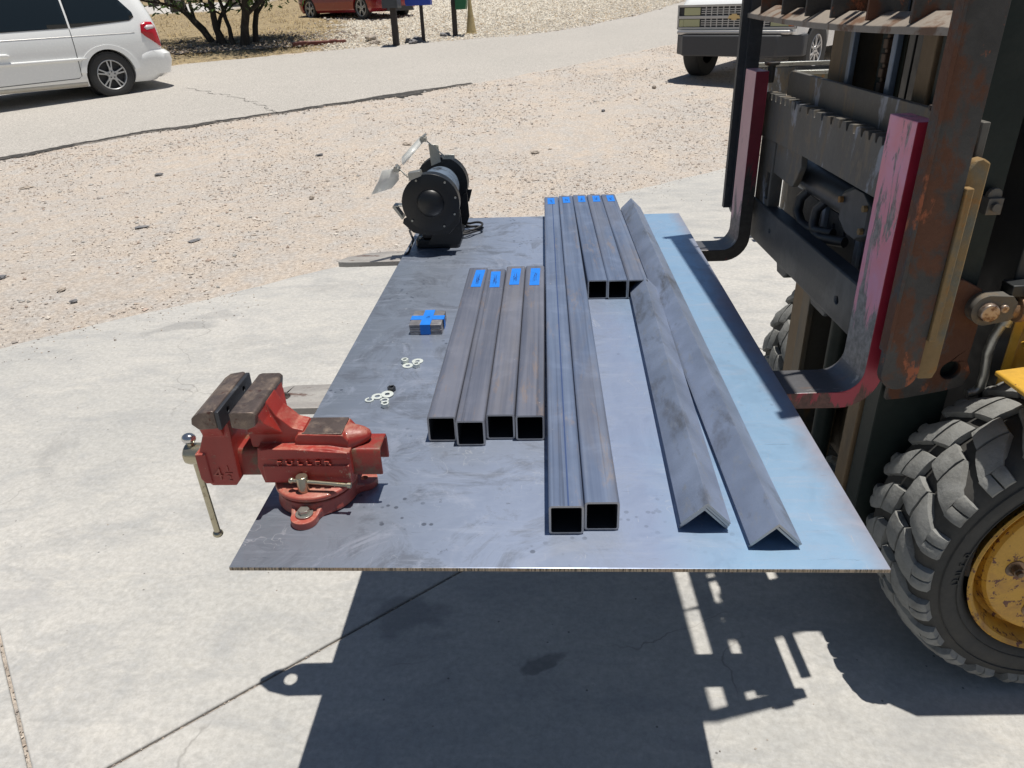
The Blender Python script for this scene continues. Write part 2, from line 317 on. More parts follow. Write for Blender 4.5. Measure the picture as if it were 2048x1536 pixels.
# road side
M['car_white'] = plain('white_car_paint', (.84, .85, .84), .25, 0, coat=.5)
M['car_dirt'] = surf('dusty_white_paint', (.62, .59, .52), (.50, .44, .34), .5, .7, 3, rough=.4, bump=0)
M['car_red'] = plain('red_car_paint', (.24, .012, .018), .22, .2, coat=.8)
M['car_glass'] = plain('tinted_glass', (.012, .018, .022), .06, 0)
M['tyre'] = surf('tyre', (.035, .035, .035), rough=.75, bump=.15, bsc=60)
M['alloy'] = plain('alloy', (.50, .50, .50), .35, .6)
M['alloy_dark'] = plain('dark_trim_wheel_shade', (.03, .03, .032), .6)  # near-black for dark trim; behind spokes it paints the wheel's inner shade
M['chrome_dull'] = plain('grille_chrome', (.48, .47, .46), .35, .6)
M['bumper_dark'] = plain('bumper_rubber', (.045, .047, .052), .6)
M['lens_red'] = plain('red_lens', (.45, .008, .02), .2)
M['lens_white'] = plain('clear_lens', (.62, .55, .56), .2)
M['lens_amber'] = plain('amber_lens', (.85, .22, .02), .3)
M['lamp'] = plain('headlamp_glass', (.42, .42, .24), .2)
M['gold'] = plain('gold_emblem', (.62, .45, .22), .35, .6)
M['seam'] = plain('seam', (.10, .10, .10), .7)
M['bark'] = surf('dark_bark', (.05, .04, .032), (.09, .075, .06), .5, .65, 14, (1, 1, .3), rough=.9, bump=.9, bsc=30, bdist=.02)
M['leaf'] = surf('leaf', (.13, .22, .05), (.07, .13, .03), .4, .6, 3, rough=.55, bump=0, var=.3, vsc=2)
M['post'] = surf('dark_post', (.045, .036, .032), (.075, .06, .05), .5, .65, 10, (1, 1, .2), rough=.8, bump=.4, bsc=40)
M['box_grey'] = plain('grey_box', (.05, .055, .062), .5)
M['box_blue'] = plain('blue_box', (.012, .05, .36), .45)
M['box_green'] = plain('green_box', (.008, .12, .045), .45)
M['cone'] = surf('faded_cone', (.48, .38, .20), (.36, .28, .14), .45, .6, 6, rough=.7, bump=.1)
M['beam'] = surf('red_brown_timber', (.16, .055, .045), (.25, .11, .09), .5, .65, 3, (.4, 3, 3), rough=.8, bump=.4, bsc=40)
M['rock'] = surf('stone', (.42, .36, .30), (.26, .23, .2), .45, .65, 5, rough=.9, bump=.6, bsc=30, bdist=.01, var=.3, vsc=2)
M['rock_dark'] = surf('dark_stone', (.16, .16, .17), (.26, .25, .25), .45, .65, 6, rough=.9, bump=.6, bsc=30, bdist=.01)
M['straw'] = surf('straw', (.52, .39, .19), (.40, .28, .12), .45, .6, 2, rough=.9, bump=0, var=.3, vsc=1)
M['litter'] = surf('leaf_litter', (.13, .095, .07), (.07, .055, .045), .45, .6, 2, rough=.9, bump=0, var=.3)
M['asphalt_edge'] = surf('broken_asphalt', (.05, .047, .044), (.12, .11, .10), .5, .65, 9, rough=.95, bump=.9, bsc=50, bdist=.01)
def mk_stone():
    k = NT('gravel_stone'); at = k.n('ShaderNodeVertexColor', layer_name='col'); n = k.noise(k.map(), 60, 4, .7)
    k.set(color=k.mix(k.ramp(n, .3, .7, 0, .4), at.outputs[0], (.25, .2, .16)), rough=.9, spec=.2); return k.m
M['stone'] = mk_stone()

# ------------------------------------------------------------------ mesh helpers
class MB:
    def __init__(s): s.v = []; s.f = []; s.mi = []
    def add(s, v, f, mi=0, M4=None):
        o = len(s.v)
        s.v += [tuple(M4 @ Vector(p)) for p in v] if M4 is not None else [tuple(p) for p in v]
        s.f += [tuple(i + o for i in q) for q in f]; s.mi += [mi] * len(f); return s
    def box(s, x0, x1, y0, y1, z0, z1, mi=0, M4=None):
        v = [(x, y, z) for x in (x0, x1) for y in (y0, y1) for z in (z0, z1)]
        f = [(0, 1, 3, 2), (4, 6, 7, 5), (0, 4, 5, 1), (2, 3, 7, 6), (0, 2, 6, 4), (1, 5, 7, 3)]
        return s.add(v, f, mi, M4)
    def prism(s, outer, axis, d0, d1, holes=(), mi=0, M4=None, side=None):
        loops = [list(outer)] + [list(h) for h in holes]
        def area(l): return sum(l[i][0] * l[(i + 1) % len(l)][1] - l[(i + 1) % len(l)][0] * l[i][1] for i in range(len(l)))
        if area(loops[0]) < 0: loops[0].reverse()
        for h in loops[1:]:
            if area(h) > 0: h.reverse()
        tris = tessellate_polygon([[Vector((a, b, 0)) for a, b in l] for l in loops])
        flat = [p for l in loops for p in l]; n = len(flat)
        def P(a, b, d): return {'x': (d, a, b), 'y': (a, d, b), 'z': (a, b, d)}[axis]
        v = [P(a, b, d0) for a, b in flat] + [P(a, b, d1) for a, b in flat]
        flip = (axis == 'y')
        f = []
        for t in tris:
            a, b, c = t
            pa, pb, pc = flat[a], flat[b], flat[c]
            if (pb[0] - pa[0]) * (pc[1] - pa[1]) - (pc[0] - pa[0]) * (pb[1] - pa[1]) < 0: a, c = c, a
            f.append((c, b, a)); f.append((a + n, b + n, c + n))
        cap = len(f); o = 0
        for l in loops:
            for i in range(len(l)):
                j = (i + 1) % len(l); f.append((o + i, o + j, o + j + n, o + i + n))
            o += len(l)
        if (d1 < d0) != flip: f = [tuple(reversed(q)) for q in f]
        o = len(s.v); s.add(v, f, mi, M4)
        if side is not None:
            for i in range(len(s.mi) - len(f) + cap, len(s.mi)): s.mi[i] = side
        return s
    def cyl(s, p0, p1, r0, r1=None, n=24, mi=0, cap=True, M4=None):
        r1 = r0 if r1 is None else r1; p0 = Vector(p0); p1 = Vector(p1); d = (p1 - p0).normalized()
        a = d.orthogonal().normalized(); b = d.cross(a)
        v = [p0 + (a * math.cos(t) + b * math.sin(t)) * r0 for t in [2 * PI * i / n for i in range(n)]]
        v += [p1 + (a * math.cos(t) + b * math.sin(t)) * r1 for t in [2 * PI * i / n for i in range(n)]]
        f = [(i, (i + 1) % n, n + (i + 1) % n, n + i) for i in range(n)]
        if cap: f += [tuple(reversed(range(n))), tuple(range(n, 2 * n))]
        return s.add(v, f, mi, M4)
    def tube(s, pts, r, n=10, mi=0, M4=None):
        pts = [Vector(p) for p in pts]; v = []; pa = None
        for i, p in enumerate(pts):
            d = (pts[min(i + 1, len(pts) - 1)] - pts[max(i - 1, 0)]).normalized()
            a = d.orthogonal().normalized() if pa is None else (pa - d * pa.dot(d)).normalized()
            pa = a; b = d.cross(a); rr = r[i] if isinstance(r, (list, tuple)) else r
            v += [p + (a * math.cos(2 * PI * j / n) + b * math.sin(2 * PI * j / n)) * rr for j in range(n)]
        f = [(i * n + j, i * n + (j + 1) % n, (i + 1) * n + (j + 1) % n, (i + 1) * n + j) for i in range(len(pts) - 1) for j in range(n)]
        f += [tuple(reversed(range(n))), tuple(range((len(pts) - 1) * n, len(pts) * n))]
        return s.add(v, f, mi, M4)
    def lathe(s, prof, o, ax, n=32, mi=0, M4=None, closed=False, cap=True):
        o = Vector(o); d = Vector(ax).normalized(); a = d.orthogonal().normalized(); b = d.cross(a); v = []
        for r, h in prof: v += [o + d * h + (a * math.cos(2 * PI * j / n) + b * math.sin(2 * PI * j / n)) * r for j in range(n)]
        k = len(prof); f = []
        for i in range(k if closed else k - 1):
            i2 = (i + 1) % k
            f += [(i * n + j, i * n + (j + 1) % n, i2 * n + (j + 1) % n, i2 * n + j) for j in range(n)]
        if not closed and cap:
            if prof[0][0] > 1e-6: f.append(tuple(reversed(range(n))))
            if prof[-1][0] > 1e-6: f.append(tuple(range((k - 1) * n, k * n)))
        return s.add(v, f, mi, M4)
    def ball(s, c, r, sc=(1, 1, 1), n=16, mi=0, M4=None):
        prof = [(r * math.sin(PI * i / n), -r * math.cos(PI * i / n)) for i in range(n + 1)]
        T = Matrix.Translation(c) @ Matrix.Diagonal((*sc, 1)); T = M4 @ T if M4 is not None else T
        return s.lathe(prof, (0, 0, 0), (0, 0, 1), 2 * n, mi, T)
    def build(s, name, mat, parent=None, loc=(0, 0, 0), rot=(0, 0, 0), bevel=0, seg=2, smooth=35, fix=False, label=None, remesh=0, sm_it=0, wob=0):
        me = bpy.data.meshes.new(name); me.from_pydata(s.v, [], s.f); 
        mats = mat if isinstance(mat, (list, tuple)) else [mat]
        for x in mats: me.materials.append(M[x] if isinstance(x, str) else x)
        if len(mats) > 1: me.polygons.foreach_set('material_index', s.mi)
        bm = bmesh.new(); bm.from_mesh(me)
        bmesh.ops.remove_doubles(bm, verts=bm.verts, dist=1e-6)
        bmesh.ops.recalc_face_normals(bm, faces=bm.faces)
        if wob:
            for q in bm.verts:
                q.co += Vector(noise.noise_vector(q.co * 9)) * wob
        bm.to_mesh(me); bm.free()
        me.polygons.foreach_set('use_smooth', [True] * len(me.polygons)); me.set_sharp_from_angle(angle=R(smooth))
        o = bpy.data.objects.new(name, me); C.objects.link(o)
        o.location = loc; o.rotation_euler = rot
        if parent: o.parent = parent
        if remesh:
            q = o.modifiers.new('r', 'REMESH'); q.mode = 'VOXEL'; q.voxel_size = remesh; q.use_smooth_shade = True
            if sm_it: q = o.modifiers.new('s', 'SMOOTH'); q.factor = .5; q.iterations = sm_it
            dg = bpy.context.evaluated_depsgraph_get(); new = bpy.data.meshes.new_from_object(o.evaluated_get(dg)); o.modifiers.clear(); o.data = new
            new.polygons.foreach_set('use_smooth', [True] * len(new.polygons))
        if bevel:
            q = o.modifiers.new('b', 'BEVEL'); q.width = bevel; q.segments = seg; q.limit_method = 'ANGLE'; q.angle_limit = R(40)
        if label: o['label'] = label
        return o

def tag(o, label=None, cat=None, group=None, kind=None):
    if label: o['label'] = label
    if cat: o['category'] = cat
    if group: o['group'] = group
    if kind: o['kind'] = kind
    return o
def empty(name, loc, rz=0, label=None, cat=None, group=None, rot=None):
    o = bpy.data.objects.new(name, None); C.objects.link(o); o.location = loc; o.rotation_euler = rot or (0, 0, rz)
    o.empty_display_size = .1
    return tag(o, label, cat, group)
def cut(o, cutters):
    me0 = []
    for c in cutters:
        me = bpy.data.meshes.new('c'); me.from_pydata(c.v, [], c.f)
        bm = bmesh.new(); bm.from_mesh(me); bmesh.ops.recalc_face_normals(bm, faces=bm.faces); bm.to_mesh(me); bm.free()
        t = bpy.data.objects.new('c', me); C.objects.link(t); t.parent = o.parent; me0.append(t)
        q = o.modifiers.new('x', 'BOOLEAN'); q.object = t; q.operation = 'DIFFERENCE'; q.solver = 'EXACT'
    bpy.context.view_layer.update()
    dg = bpy.context.evaluated_depsgraph_get(); new = bpy.data.meshes.new_from_object(o.evaluated_get(dg)); o.modifiers.clear(); o.data = new
    new.polygons.foreach_set('use_smooth', [True] * len(new.polygons)); new.set_sharp_from_angle(angle=R(35))
    for t in me0: bpy.data.objects.remove(t)
def text(mb, s, size, ext, M4, mi=0):
    c = bpy.data.curves.new('t', 'FONT'); c.body = s; c.size = size; c.extrude = ext; c.align_x = 'CENTER'; c.resolution_u = 3
    o = bpy.data.objects.new('t', c); C.objects.link(o)
    dg = bpy.context.evaluated_depsgraph_get(); me = bpy.data.meshes.new_from_object(o.evaluated_get(dg))
    mb.add([v.co for v in me.vertices], [tuple(p.vertices) for p in me.polygons], mi, M4)
    bpy.data.objects.remove(o)
def circ(cx, cy, r, n=20, a0=0, a1=2 * PI, end=False):
    k = n + 1 if end else n
    return [(cx + r * math.cos(a0 + (a1 - a0) * i / n), cy + r * math.sin(a0 + (a1 - a0) * i / n)) for i in range(k)]
def copy_tree(o, parent=None):
    c = o.copy(); C.objects.link(c); c.parent = parent
    for ch in list(o.children): copy_tree(ch, c)
    return c

# ------------------------------------------------------------------ ground
def H(y): return 0 if y < 6.6 else (.052 * (y - 6.6) if y < 12 else .2808 + .06 * (y - 12))
near = [(-14, -1.5), (-9, 3.6), (-5.84, 7.59), (-5.5, 8.02), (-4.55, 8.95), (-3.31, 9.85), (-2.45, 10.55), (-1.63, 11.25), (-.64, 11.95), (.47, 13.05), (2.48, 15.3), (4.69, 17.6), (8.5, 22.5), (14, 31), (24, 48)]
far = [(-24, -2), (-15, 7.5), (-9.6, 13.0), (-8.11, 14.6), (-7.2, 15.4), (-5.91, 16.1), (-4.05, 17.2), (-1.88, 18.0), (-.1, 18.6), (1.11, 19.77), (3.23, 23.0), (4.99, 27.0), (8.5, 34), (14, 46), (22, 62)]
def lin(poly, x, i=0):
    for (a, b), (c, d) in zip(poly, poly[1:]):
        if a <= x <= c: return b + (d - b) * (x - a) / (c - a)
    return poly[0][1] if x < poly[0][0] else poly[-1][1]
slab_edge = [(-9, -2.9), (-6, -.35), (-4.2, 1.1), (-2.37, 2.52), (-1.69, 3.05), (-.88, 3.74), (-.25, 4.24), (.3, 4.76), (.87, 5.30), (1.5, 5.86), (2.16, 6.40), (2.4, 6.60)]
def sstep(a, b, x): t = max(0, min(1, (x - a) / (b - a))); return t * t * (3 - 2 * t)
def axis(segs):
    o = []
    for a, b, st in segs:
        n = max(1, int(round((b - a) / st))); o += [a + (b - a) * i / n for i in range(n)]
    return o + [segs[-1][1]]
xs = axis([(-90, -24, 6), (-24, -12, 1), (-12, 6, .12), (6, 16, .6), (16, 90, 6)])
ys = axis([(-12, -2, 1), (-2, 14, .12), (14, 40, .25), (40, 60, 1), (60, 240, 12)])
vv = []; cc = []
for y in ys:
    for x in xs:
        z = H(y); e = lin(slab_edge, x)
        under = y < e - .04 and x < 2.6 or (x >= 2.4 and y < 6.6)
        n1 = noise.noise(Vector((x * 1.1, y * 1.1, 0))); n2 = noise.noise(Vector((x * 5, y * 5, 3)))
        onroad = lin(near, x) - .15 < y < lin(far, x) + .1
        if under: z = -.010
        else:
            z += (n1 * .006 + n2 * .003) * (0 if onroad else min(1, max(.25, (y - 4) / 8))) - .004
            if y > lin(far, x) + .1: z += n1 * .03 + n2 * .015
        vv.append((x, y, z))
        b = sstep(-.3, .5, y - lin(far, x)); straw = b * (1 - sstep(-5.2, -3.6, x + .22 * (y - 17) + n1 * .8))
        grav = b * sstep(-6, -3.6, x + .22 * (y - 17) + n1 * .8)
        pv = sstep(-.5, .5, (y - 30.2) - .2 * (x + 15)) * (1 - sstep(-.4, .4, (y - 36) - .2 * (x + 15))) * (1 - sstep(-12.5, -11.5, x))
        cc.append((straw, grav, pv, 1))
nx = len(xs)
ff = [(j * nx + i, j * nx + i + 1, (j + 1) * nx + i + 1, (j + 1) * nx + i) for j in range(len(ys) - 1) for i in range(nx - 1)]
me = bpy.data.meshes.new('ground'); me.from_pydata(vv, [], ff); me.materials.append(M['ground'])
ca = me.color_attributes.new('mask', 'FLOAT_COLOR', 'POINT'); ca.data.foreach_set('color', np.array(cc, dtype=np.float32).ravel())
me.polygons.foreach_set('use_smooth', [True] * len(me.polygons))
g = bpy.data.objects.new('ground', me); C.objects.link(g); tag(g, 'pinkish dirt lot rising gently past the road to straw and pale gravel', 'ground', kind='structure')

# concrete slab, in panels with open joints
U = Vector((math.cos(R(41.3)), math.sin(R(41.3)))); V = Vector((-U.y, U.x))
def clip(poly, nrm, d, keep):   # keep side where dot*keep <= d*keep
    out = []
    for i in range(len(poly)):
        a, b = Vector(poly[i]), Vector(poly[(i + 1) % len(poly)]); da = (a.dot(nrm) - d) * keep; db = (b.dot(nrm) - d) * keep
        if da <= 0: out.append(tuple(a))
        if (da < 0) != (db < 0) and da != db: out.append(tuple(a + (b - a) * (da / (da - db))))
    return out
edge = []
for i in range(len(slab_edge) - 1):
    (a, b), (c, d) = slab_edge[i:i + 2]; n = max(1, int(math.hypot(c - a, d - b) / .08))
    for j in range(n):
        x = a + (c - a) * j / n; y = b + (d - b) * j / n; w_ = noise.noise(Vector((x * 3, y * 3, 9))) * .03 + noise.noise(Vector((x * 13, y * 13, 9))) * .012
        edge.append((x - w_ * .6, y + w_ * .8))
base = edge + [(2.4, 6.6), (9, 6.6), (9, -6), (-9, -6)]
vj, uj = .538, -.395; g_ = .0042
mb = MB()
for (v0, v1) in ((-9, vj), (vj, 9)):
    for (u0, u1) in ((-12, uj), (uj, uj + 3.05), (uj + 3.05, 14)):
        p = base
        for nrm, d, kp in ((V, v0 + g_, -1), (V, v1 - g_, 1), (U, u0 + g_, -1), (U, u1 - g_, 1)):
            if p: p = clip(p, nrm, d, kp)
        if len(p) > 2: mb.prism(p, 'z', -.09, 0)
sl_ = mb.build('pavement', 'concrete', bevel=.004, seg=2)
tag(sl_, 'pale concrete slab with narrow dirt-filled joints', 'pavement', kind='structure')
# road
def resample(p, n):
    d = [0]
    for a, b in zip(p, p[1:]): d.append(d[-1] + math.dist(a, b))
    o = []
    for i in range(n):
        t = d[-1] * i / (n - 1); k_ = max(j for j in range(len(d)) if d[j] <= t + 1e-9); k_ = min(k_, len(p) - 2)
        f = (t - d[k_]) / (d[k_ + 1] - d[k_]); o.append((p[k_][0] + (p[k_ + 1][0] - p[k_][0]) * f, p[k_][1] + (p[k_ + 1][1] - p[k_][1]) * f))
    return o
N = 500; A = resample(near, N); B = resample(far, N); mb = MB(); K = 26; rows = []
for i in range(N):
    a = Vector(A[i]); b = Vector(B[i]); t = (b - a).normalized()
    a = a + t * (noise.noise(Vector((a.x * 2.2, a.y * 2.2, 1))) * .07 + noise.noise(Vector((a.x * 9, a.y * 9, 1))) * .03)
    b = b + t * (noise.noise(Vector((b.x * 1.1, b.y * 1.1, 5))) * .3 + noise.noise(Vector((b.x * 6, b.y * 6, 5))) * .1)
    for j in range(K):
        q = a + (b - a) * j / (K - 1); h = .014 if 0 < j < K - 1 else -.01
        q2 = a + (b - a) * (.004 if j == 0 else .996 if j == K - 1 else j / (K - 1))
        mb.v.append((q.x, q.y, H(q.y) + h + (.006 if 0 < j < K - 1 else 0)))
mb.f = [(i * K + j, (i + 1) * K + j, (i + 1) * K + j + 1, i * K + j + 1) for i in range(N - 1) for j in range(K - 1)]; mb.mi = [0] * len(mb.f)
rd = mb.build('road', 'road'); tag(rd, 'sun-bleached grey asphalt road running diagonally behind the dirt lot', 'road', kind='structure')
# ragged dark edge of the asphalt and a crack across it
es = []
mb = MB()
es = [p for p in resample(near, 1600) if -7.5 < p[0] < -.75]
pv_ = None
for i, p in enumerate(es):
    x, y = p; n = max(0, noise.noise(Vector((x * 1.3, y * 1.3, 2))) + .15) * .22 + abs(noise.noise(Vector((x * 14, y * 14, 2)))) * .06
    n *= (.55 + 1.7 * math.exp(-((x + 1.7) / .6) ** 2)); n = n * .75 * min(1, (-.75 - x) / .4) * (.45 + .9 * abs(noise.noise(Vector((x * 31, y * 31, 7)))) * 2) + .003
    o = noise.noise(Vector((x * 2.2, y * 2.2, 1))) * .07 + noise.noise(Vector((x * 9, y * 9, 1))) * .03
    t = Vector((-.62, .78)); a = Vector(p) + t * (o + .022 + .03 * noise.noise(Vector((x * 17, y * 17, 5)))); b = a - t * (n + .03)
    mb.v += [(a.x, a.y, H(a.y) + .022), (b.x, b.y, H(b.y) + .006)]
mb.f = [(2 * i, 2 * i + 2, 2 * i + 3, 2 * i + 1) for i in range(len(es) - 1)]; mb.mi = [0] * len(mb.f)
tag(mb.build('road_edge', 'asphalt_edge'), 'dark crumbling edge of the asphalt beside the dirt', 'road edge', kind='structure')
mb = MB(); cp = [(-5.64, 12.33), (-4.93, 11.64), (-4.48, 11.33), (-4.07, 10.84), (-3.3, 9.83)]; cr = resample(cp, 160)
for i, (x, y) in enumerate(cr):
    o = noise.noise(Vector((x * 5, y * 5, 0))) * .09 + noise.noise(Vector((x * 16, y * 16, 0))) * .03; n = .004 + abs(noise.noise(Vector((x * 19, y * 19, 4)))) * .018
    mb.v += [(x + o, y + o - n, H(y) + .0255), (x + o, y + o + n, H(y) + .0255)]
mb.f = [(2 * i, 2 * i + 2, 2 * i + 3, 2 * i + 1) for i in range(len(cr) - 1)]; mb.mi = [0] * len(mb.f)
tag(mb.build('road_crack', 'asphalt_edge'), 'thin crack wandering across the asphalt road', 'road crack', kind='structure')

# loose stones
def zg(x, y):
    return H(y)
def stones(name, pts, label, cols):
    oc = np.array([(1, 0, 0), (0, 1, 0), (-1, 0, 0), (0, -1, 0), (0, 0, 1), (0, 0, -1)], float)
    of = np.array([(0, 1, 4), (1, 2, 4), (2, 3, 4), (3, 0, 4), (1, 0, 5), (2, 1, 5), (3, 2, 5), (0, 3, 5)])
    rs = np.random.RandomState(3); n = len(pts); P = np.array(pts)
    sc = P[:, 3][:, None] * rs.uniform(.6, 1.4, (n, 3)); sc[:, 2] *= .55
    a = rs.uniform(0, 6.28, n); v = oc[None] * sc[:, None, :] * rs.uniform(.65, 1.2, (n, 6, 1))
    c, s_ = np.cos(a)[:, None], np.sin(a)[:, None]
    v = np.stack([v[..., 0] * c - v[..., 1] * s_, v[..., 0] * s_ + v[..., 1] * c, v[..., 2]], -1) + P[:, None, :3] + np.array([0, 0, .1]) * sc[:, None, 2:3]
    f = of[None] + 6 * np.arange(n)[:, None, None]
    me = bpy.data.meshes.new(name); me.from_pydata(v.reshape(-1, 3).tolist(), [], f.reshape(-1, 3).tolist()); me.materials.append(M['stone'])
    ci = np.array(cols)[rs.randint(0, len(cols), n)] * rs.uniform(.7, 1.2, (n, 1)); ci = np.concatenate([ci, np.ones((n, 1))], 1)
    ca = me.color_attributes.new('col', 'FLOAT_COLOR', 'POINT'); ca.data.foreach_set('color', np.repeat(ci, 6, 0).astype(np.float32).ravel())
    o = bpy.data.objects.new(name, me); C.objects.link(o); return tag(o, label, 'gravel', kind='stuff')
pts = []
while len(pts) < 52000:
    y = 2.2 + 16 * rng.random() ** 1.5; x = rng.uniform(-9.5, 5)
    if y < lin(slab_edge, x) + .02 or y > lin(near, x): continue
    d = noise.noise(Vector((x * .7, y * .7, 8))) + noise.noise(Vector((x * 2.5, y * 2.5, 8))) * .5
    if rng.random() > .45 + d: continue
    r_ = .0025 + .006 * rng.random() ** 3 + (.014 * rng.random() ** 1.5 if rng.random() < .09 else 0)
    pts.append((x, y, zg(x, y), r_ * (1 + .03 * y)))
cr_ = []
for p in es:
    for _ in range(5):
        if noise.noise(Vector((p[0] * 1.3, p[1] * 1.3, 2))) * .5 + rng.random() < .42 + .25 * (1 if p[0] < -4.6 else 0): continue
        d_ = -abs(rng.gauss(0, .10)) + .03; q = Vector(p) + Vector((-.62, .78)) * d_ + Vector((rng.gauss(0, .02), 0)); cr_.append((q.x, q.y, zg(q.x, q.y) + .004, .006 + .012 * rng.random() ** 2))
stones('asphalt_crumbs', cr_, 'dark crumbs of asphalt along the broken road edge', [(.07, .065, .06), (.11, .10, .095), (.16, .15, .14), (.3, .28, .26)])
stones('loose_gravel', pts, 'fine loose gravel scattered over the pinkish dirt lot', [(.56, .49, .43), (.50, .44, .39), (.62, .55, .48), (.42, .38, .35), (.48, .38, .32), (.70, .64, .57), (.58, .49, .41), (.46, .45, .43)])
pts = []
while len(pts) < 30000:
    x = rng.uniform(-7, 9); y = rng.uniform(15, 34)
    yf = lin(far, x)
    if y < yf - .35: continue
    if rng.random() > math.exp(-(y - yf) / 5) + .15: continue
    if x + .22 * (y - 17) < -4.4 + rng.gauss(0, .5): continue
    pts.append((x, y, zg(x, y) + .02, .014 + .022 * rng.random() ** 2 + (.03 * rng.random() if rng.random() < .03 else 0)))
stones('pale_gravel', pts, 'pale coarse gravel drive beyond the asphalt road', [(.68, .64, .56), (.55, .50, .42), (.45, .42, .38), (.74, .70, .62), (.58, .47, .34)])
pts = []
for _ in range(2000):
    x = rng.gauss(-7.0, 1.5); y = 17.4 + abs(rng.gauss(0, 1.6)) - .25 * (x + 7) * -1
    if y < lin(far, x) + .4: continue
    pts.append((x, y, zg(x, y) + .01, .022 + .045 * rng.random() ** 2.5))
stones('rubble', pts, 'brown and grey rubble heaped round the trunks of the tree', [(.30, .24, .19), (.36, .28, .22), (.22, .20, .18), (.42, .38, .32), (.18, .15, .13)])
pts = []
while len(pts) < 900:
    x = rng.uniform(-5, 2.2); y = lin(slab_edge, x) - abs(rng.gauss(0, .35)) ** 1.3
    if noise.noise(Vector((x * 1.5, y * 1.5, 1))) < -.1: continue
    pts.append((x, y, .001, .0025 + .005 * rng.random() ** 3))
for _ in range(1500):
    t_ = rng.uniform(-1.5, 3.2); q = (V * vj + U * t_) if rng.random() < .6 else (U * uj + V * t_); q = q + Vector((rng.gauss(0, .0035), rng.gauss(0, .0035))); pts.append((q.x, q.y, -.006, .0015 + .003 * rng.random() ** 2))
for _ in range(260): pts.append((rng.uniform(-2.2, 2), rng.uniform(.2, 4), .001, .0015 + .003 * rng.random() ** 3))
stones('slab_grit', pts, 'grit and tiny stones spilled on the edge of the concrete slab', [(.45, .38, .32), (.25, .22, .2), (.55, .5, .44)])
# straw
mb = MB(); ml = MB()
for _ in range(15000):
    x = rng.uniform(-14, -3.4); y = rng.uniform(14, 30)
    if y < lin(far, x) + .12 or x + .22 * (y - 17) > -4 + rng.gauss(0, .4): continue
    if noise.noise(Vector((x * .8, y * .8, 4))) + rng.uniform(-.4, .4) < -.1: continue
    h = rng.uniform(.02, .10); a = rng.uniform(0, 6.28); l = rng.uniform(.04, .2); z = zg(x, y) - .01
    dx, dy = math.cos(a) * l, math.sin(a) * l; w_ = .008
    t = ml if rng.random() < .35 else mb
    t.add([(x - dy / l * w_, y + dx / l * w_, z), (x + dy / l * w_, y - dx / l * w_, z), (x + dx, y + dy, z + h)], [(0, 1, 2)])
tag(mb.build('dry_grass', 'straw'), 'yellow dry grass on the far verge under the tree', 'grass', kind='stuff')
tag(ml.build('leaf_litter', 'litter'), 'brown litter of leaves and twigs under the tree', 'litter', kind='stuff')

def rock(name, x, y, r, mat, label, cat='rock', group=None, sc=(1, .8, .6), sink=.35, z=None):
    bm = bmesh.new(); bmesh.ops.create_icosphere(bm, subdivisions=3, radius=1)
    sd = rng.uniform(0, 50)
    for v_ in bm.verts:
        n = noise.noise(v_.co * 1.3 + Vector((sd, 0, 0))) * .5 + noise.noise(v_.co * 3.5 + Vector((sd, 0, 0))) * .18
        q = v_.co * (1 + n); q = Vector((round(q.x * 2.2) / 2.2 * .35 + q.x * .65, q.y, round(q.z * 2) / 2 * .3 + q.z * .7))
        v_.co = Vector((q.x * sc[0], q.y * sc[1], q.z * sc[2])) * r
    me = bpy.data.meshes.new(name); bm.to_mesh(me); bm.free(); me.materials.append(M[mat])
    me.polygons.foreach_set('use_smooth', [True] * len(me.polygons)); me.set_sharp_from_angle(angle=R(28))
    o = bpy.data.objects.new(name, me); C.objects.link(o); o.location = (x, y, (zg(x, y) if z is None else z) + r * sc[2] * (1 - sink)); o.rotation_euler = (0, 0, rng.uniform(0, 6))
    return tag(o, label, cat, group)

# ------------------------------------------------------------------ steel sheet and what lies on it
W, L, ZT = .9144, 1.8288, .80
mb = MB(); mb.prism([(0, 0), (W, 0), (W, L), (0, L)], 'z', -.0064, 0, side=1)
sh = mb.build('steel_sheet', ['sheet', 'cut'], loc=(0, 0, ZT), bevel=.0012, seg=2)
tag(sh, 'blue-grey steel sheet with rough cut front edge laid across the forklift forks', 'steel sheet')

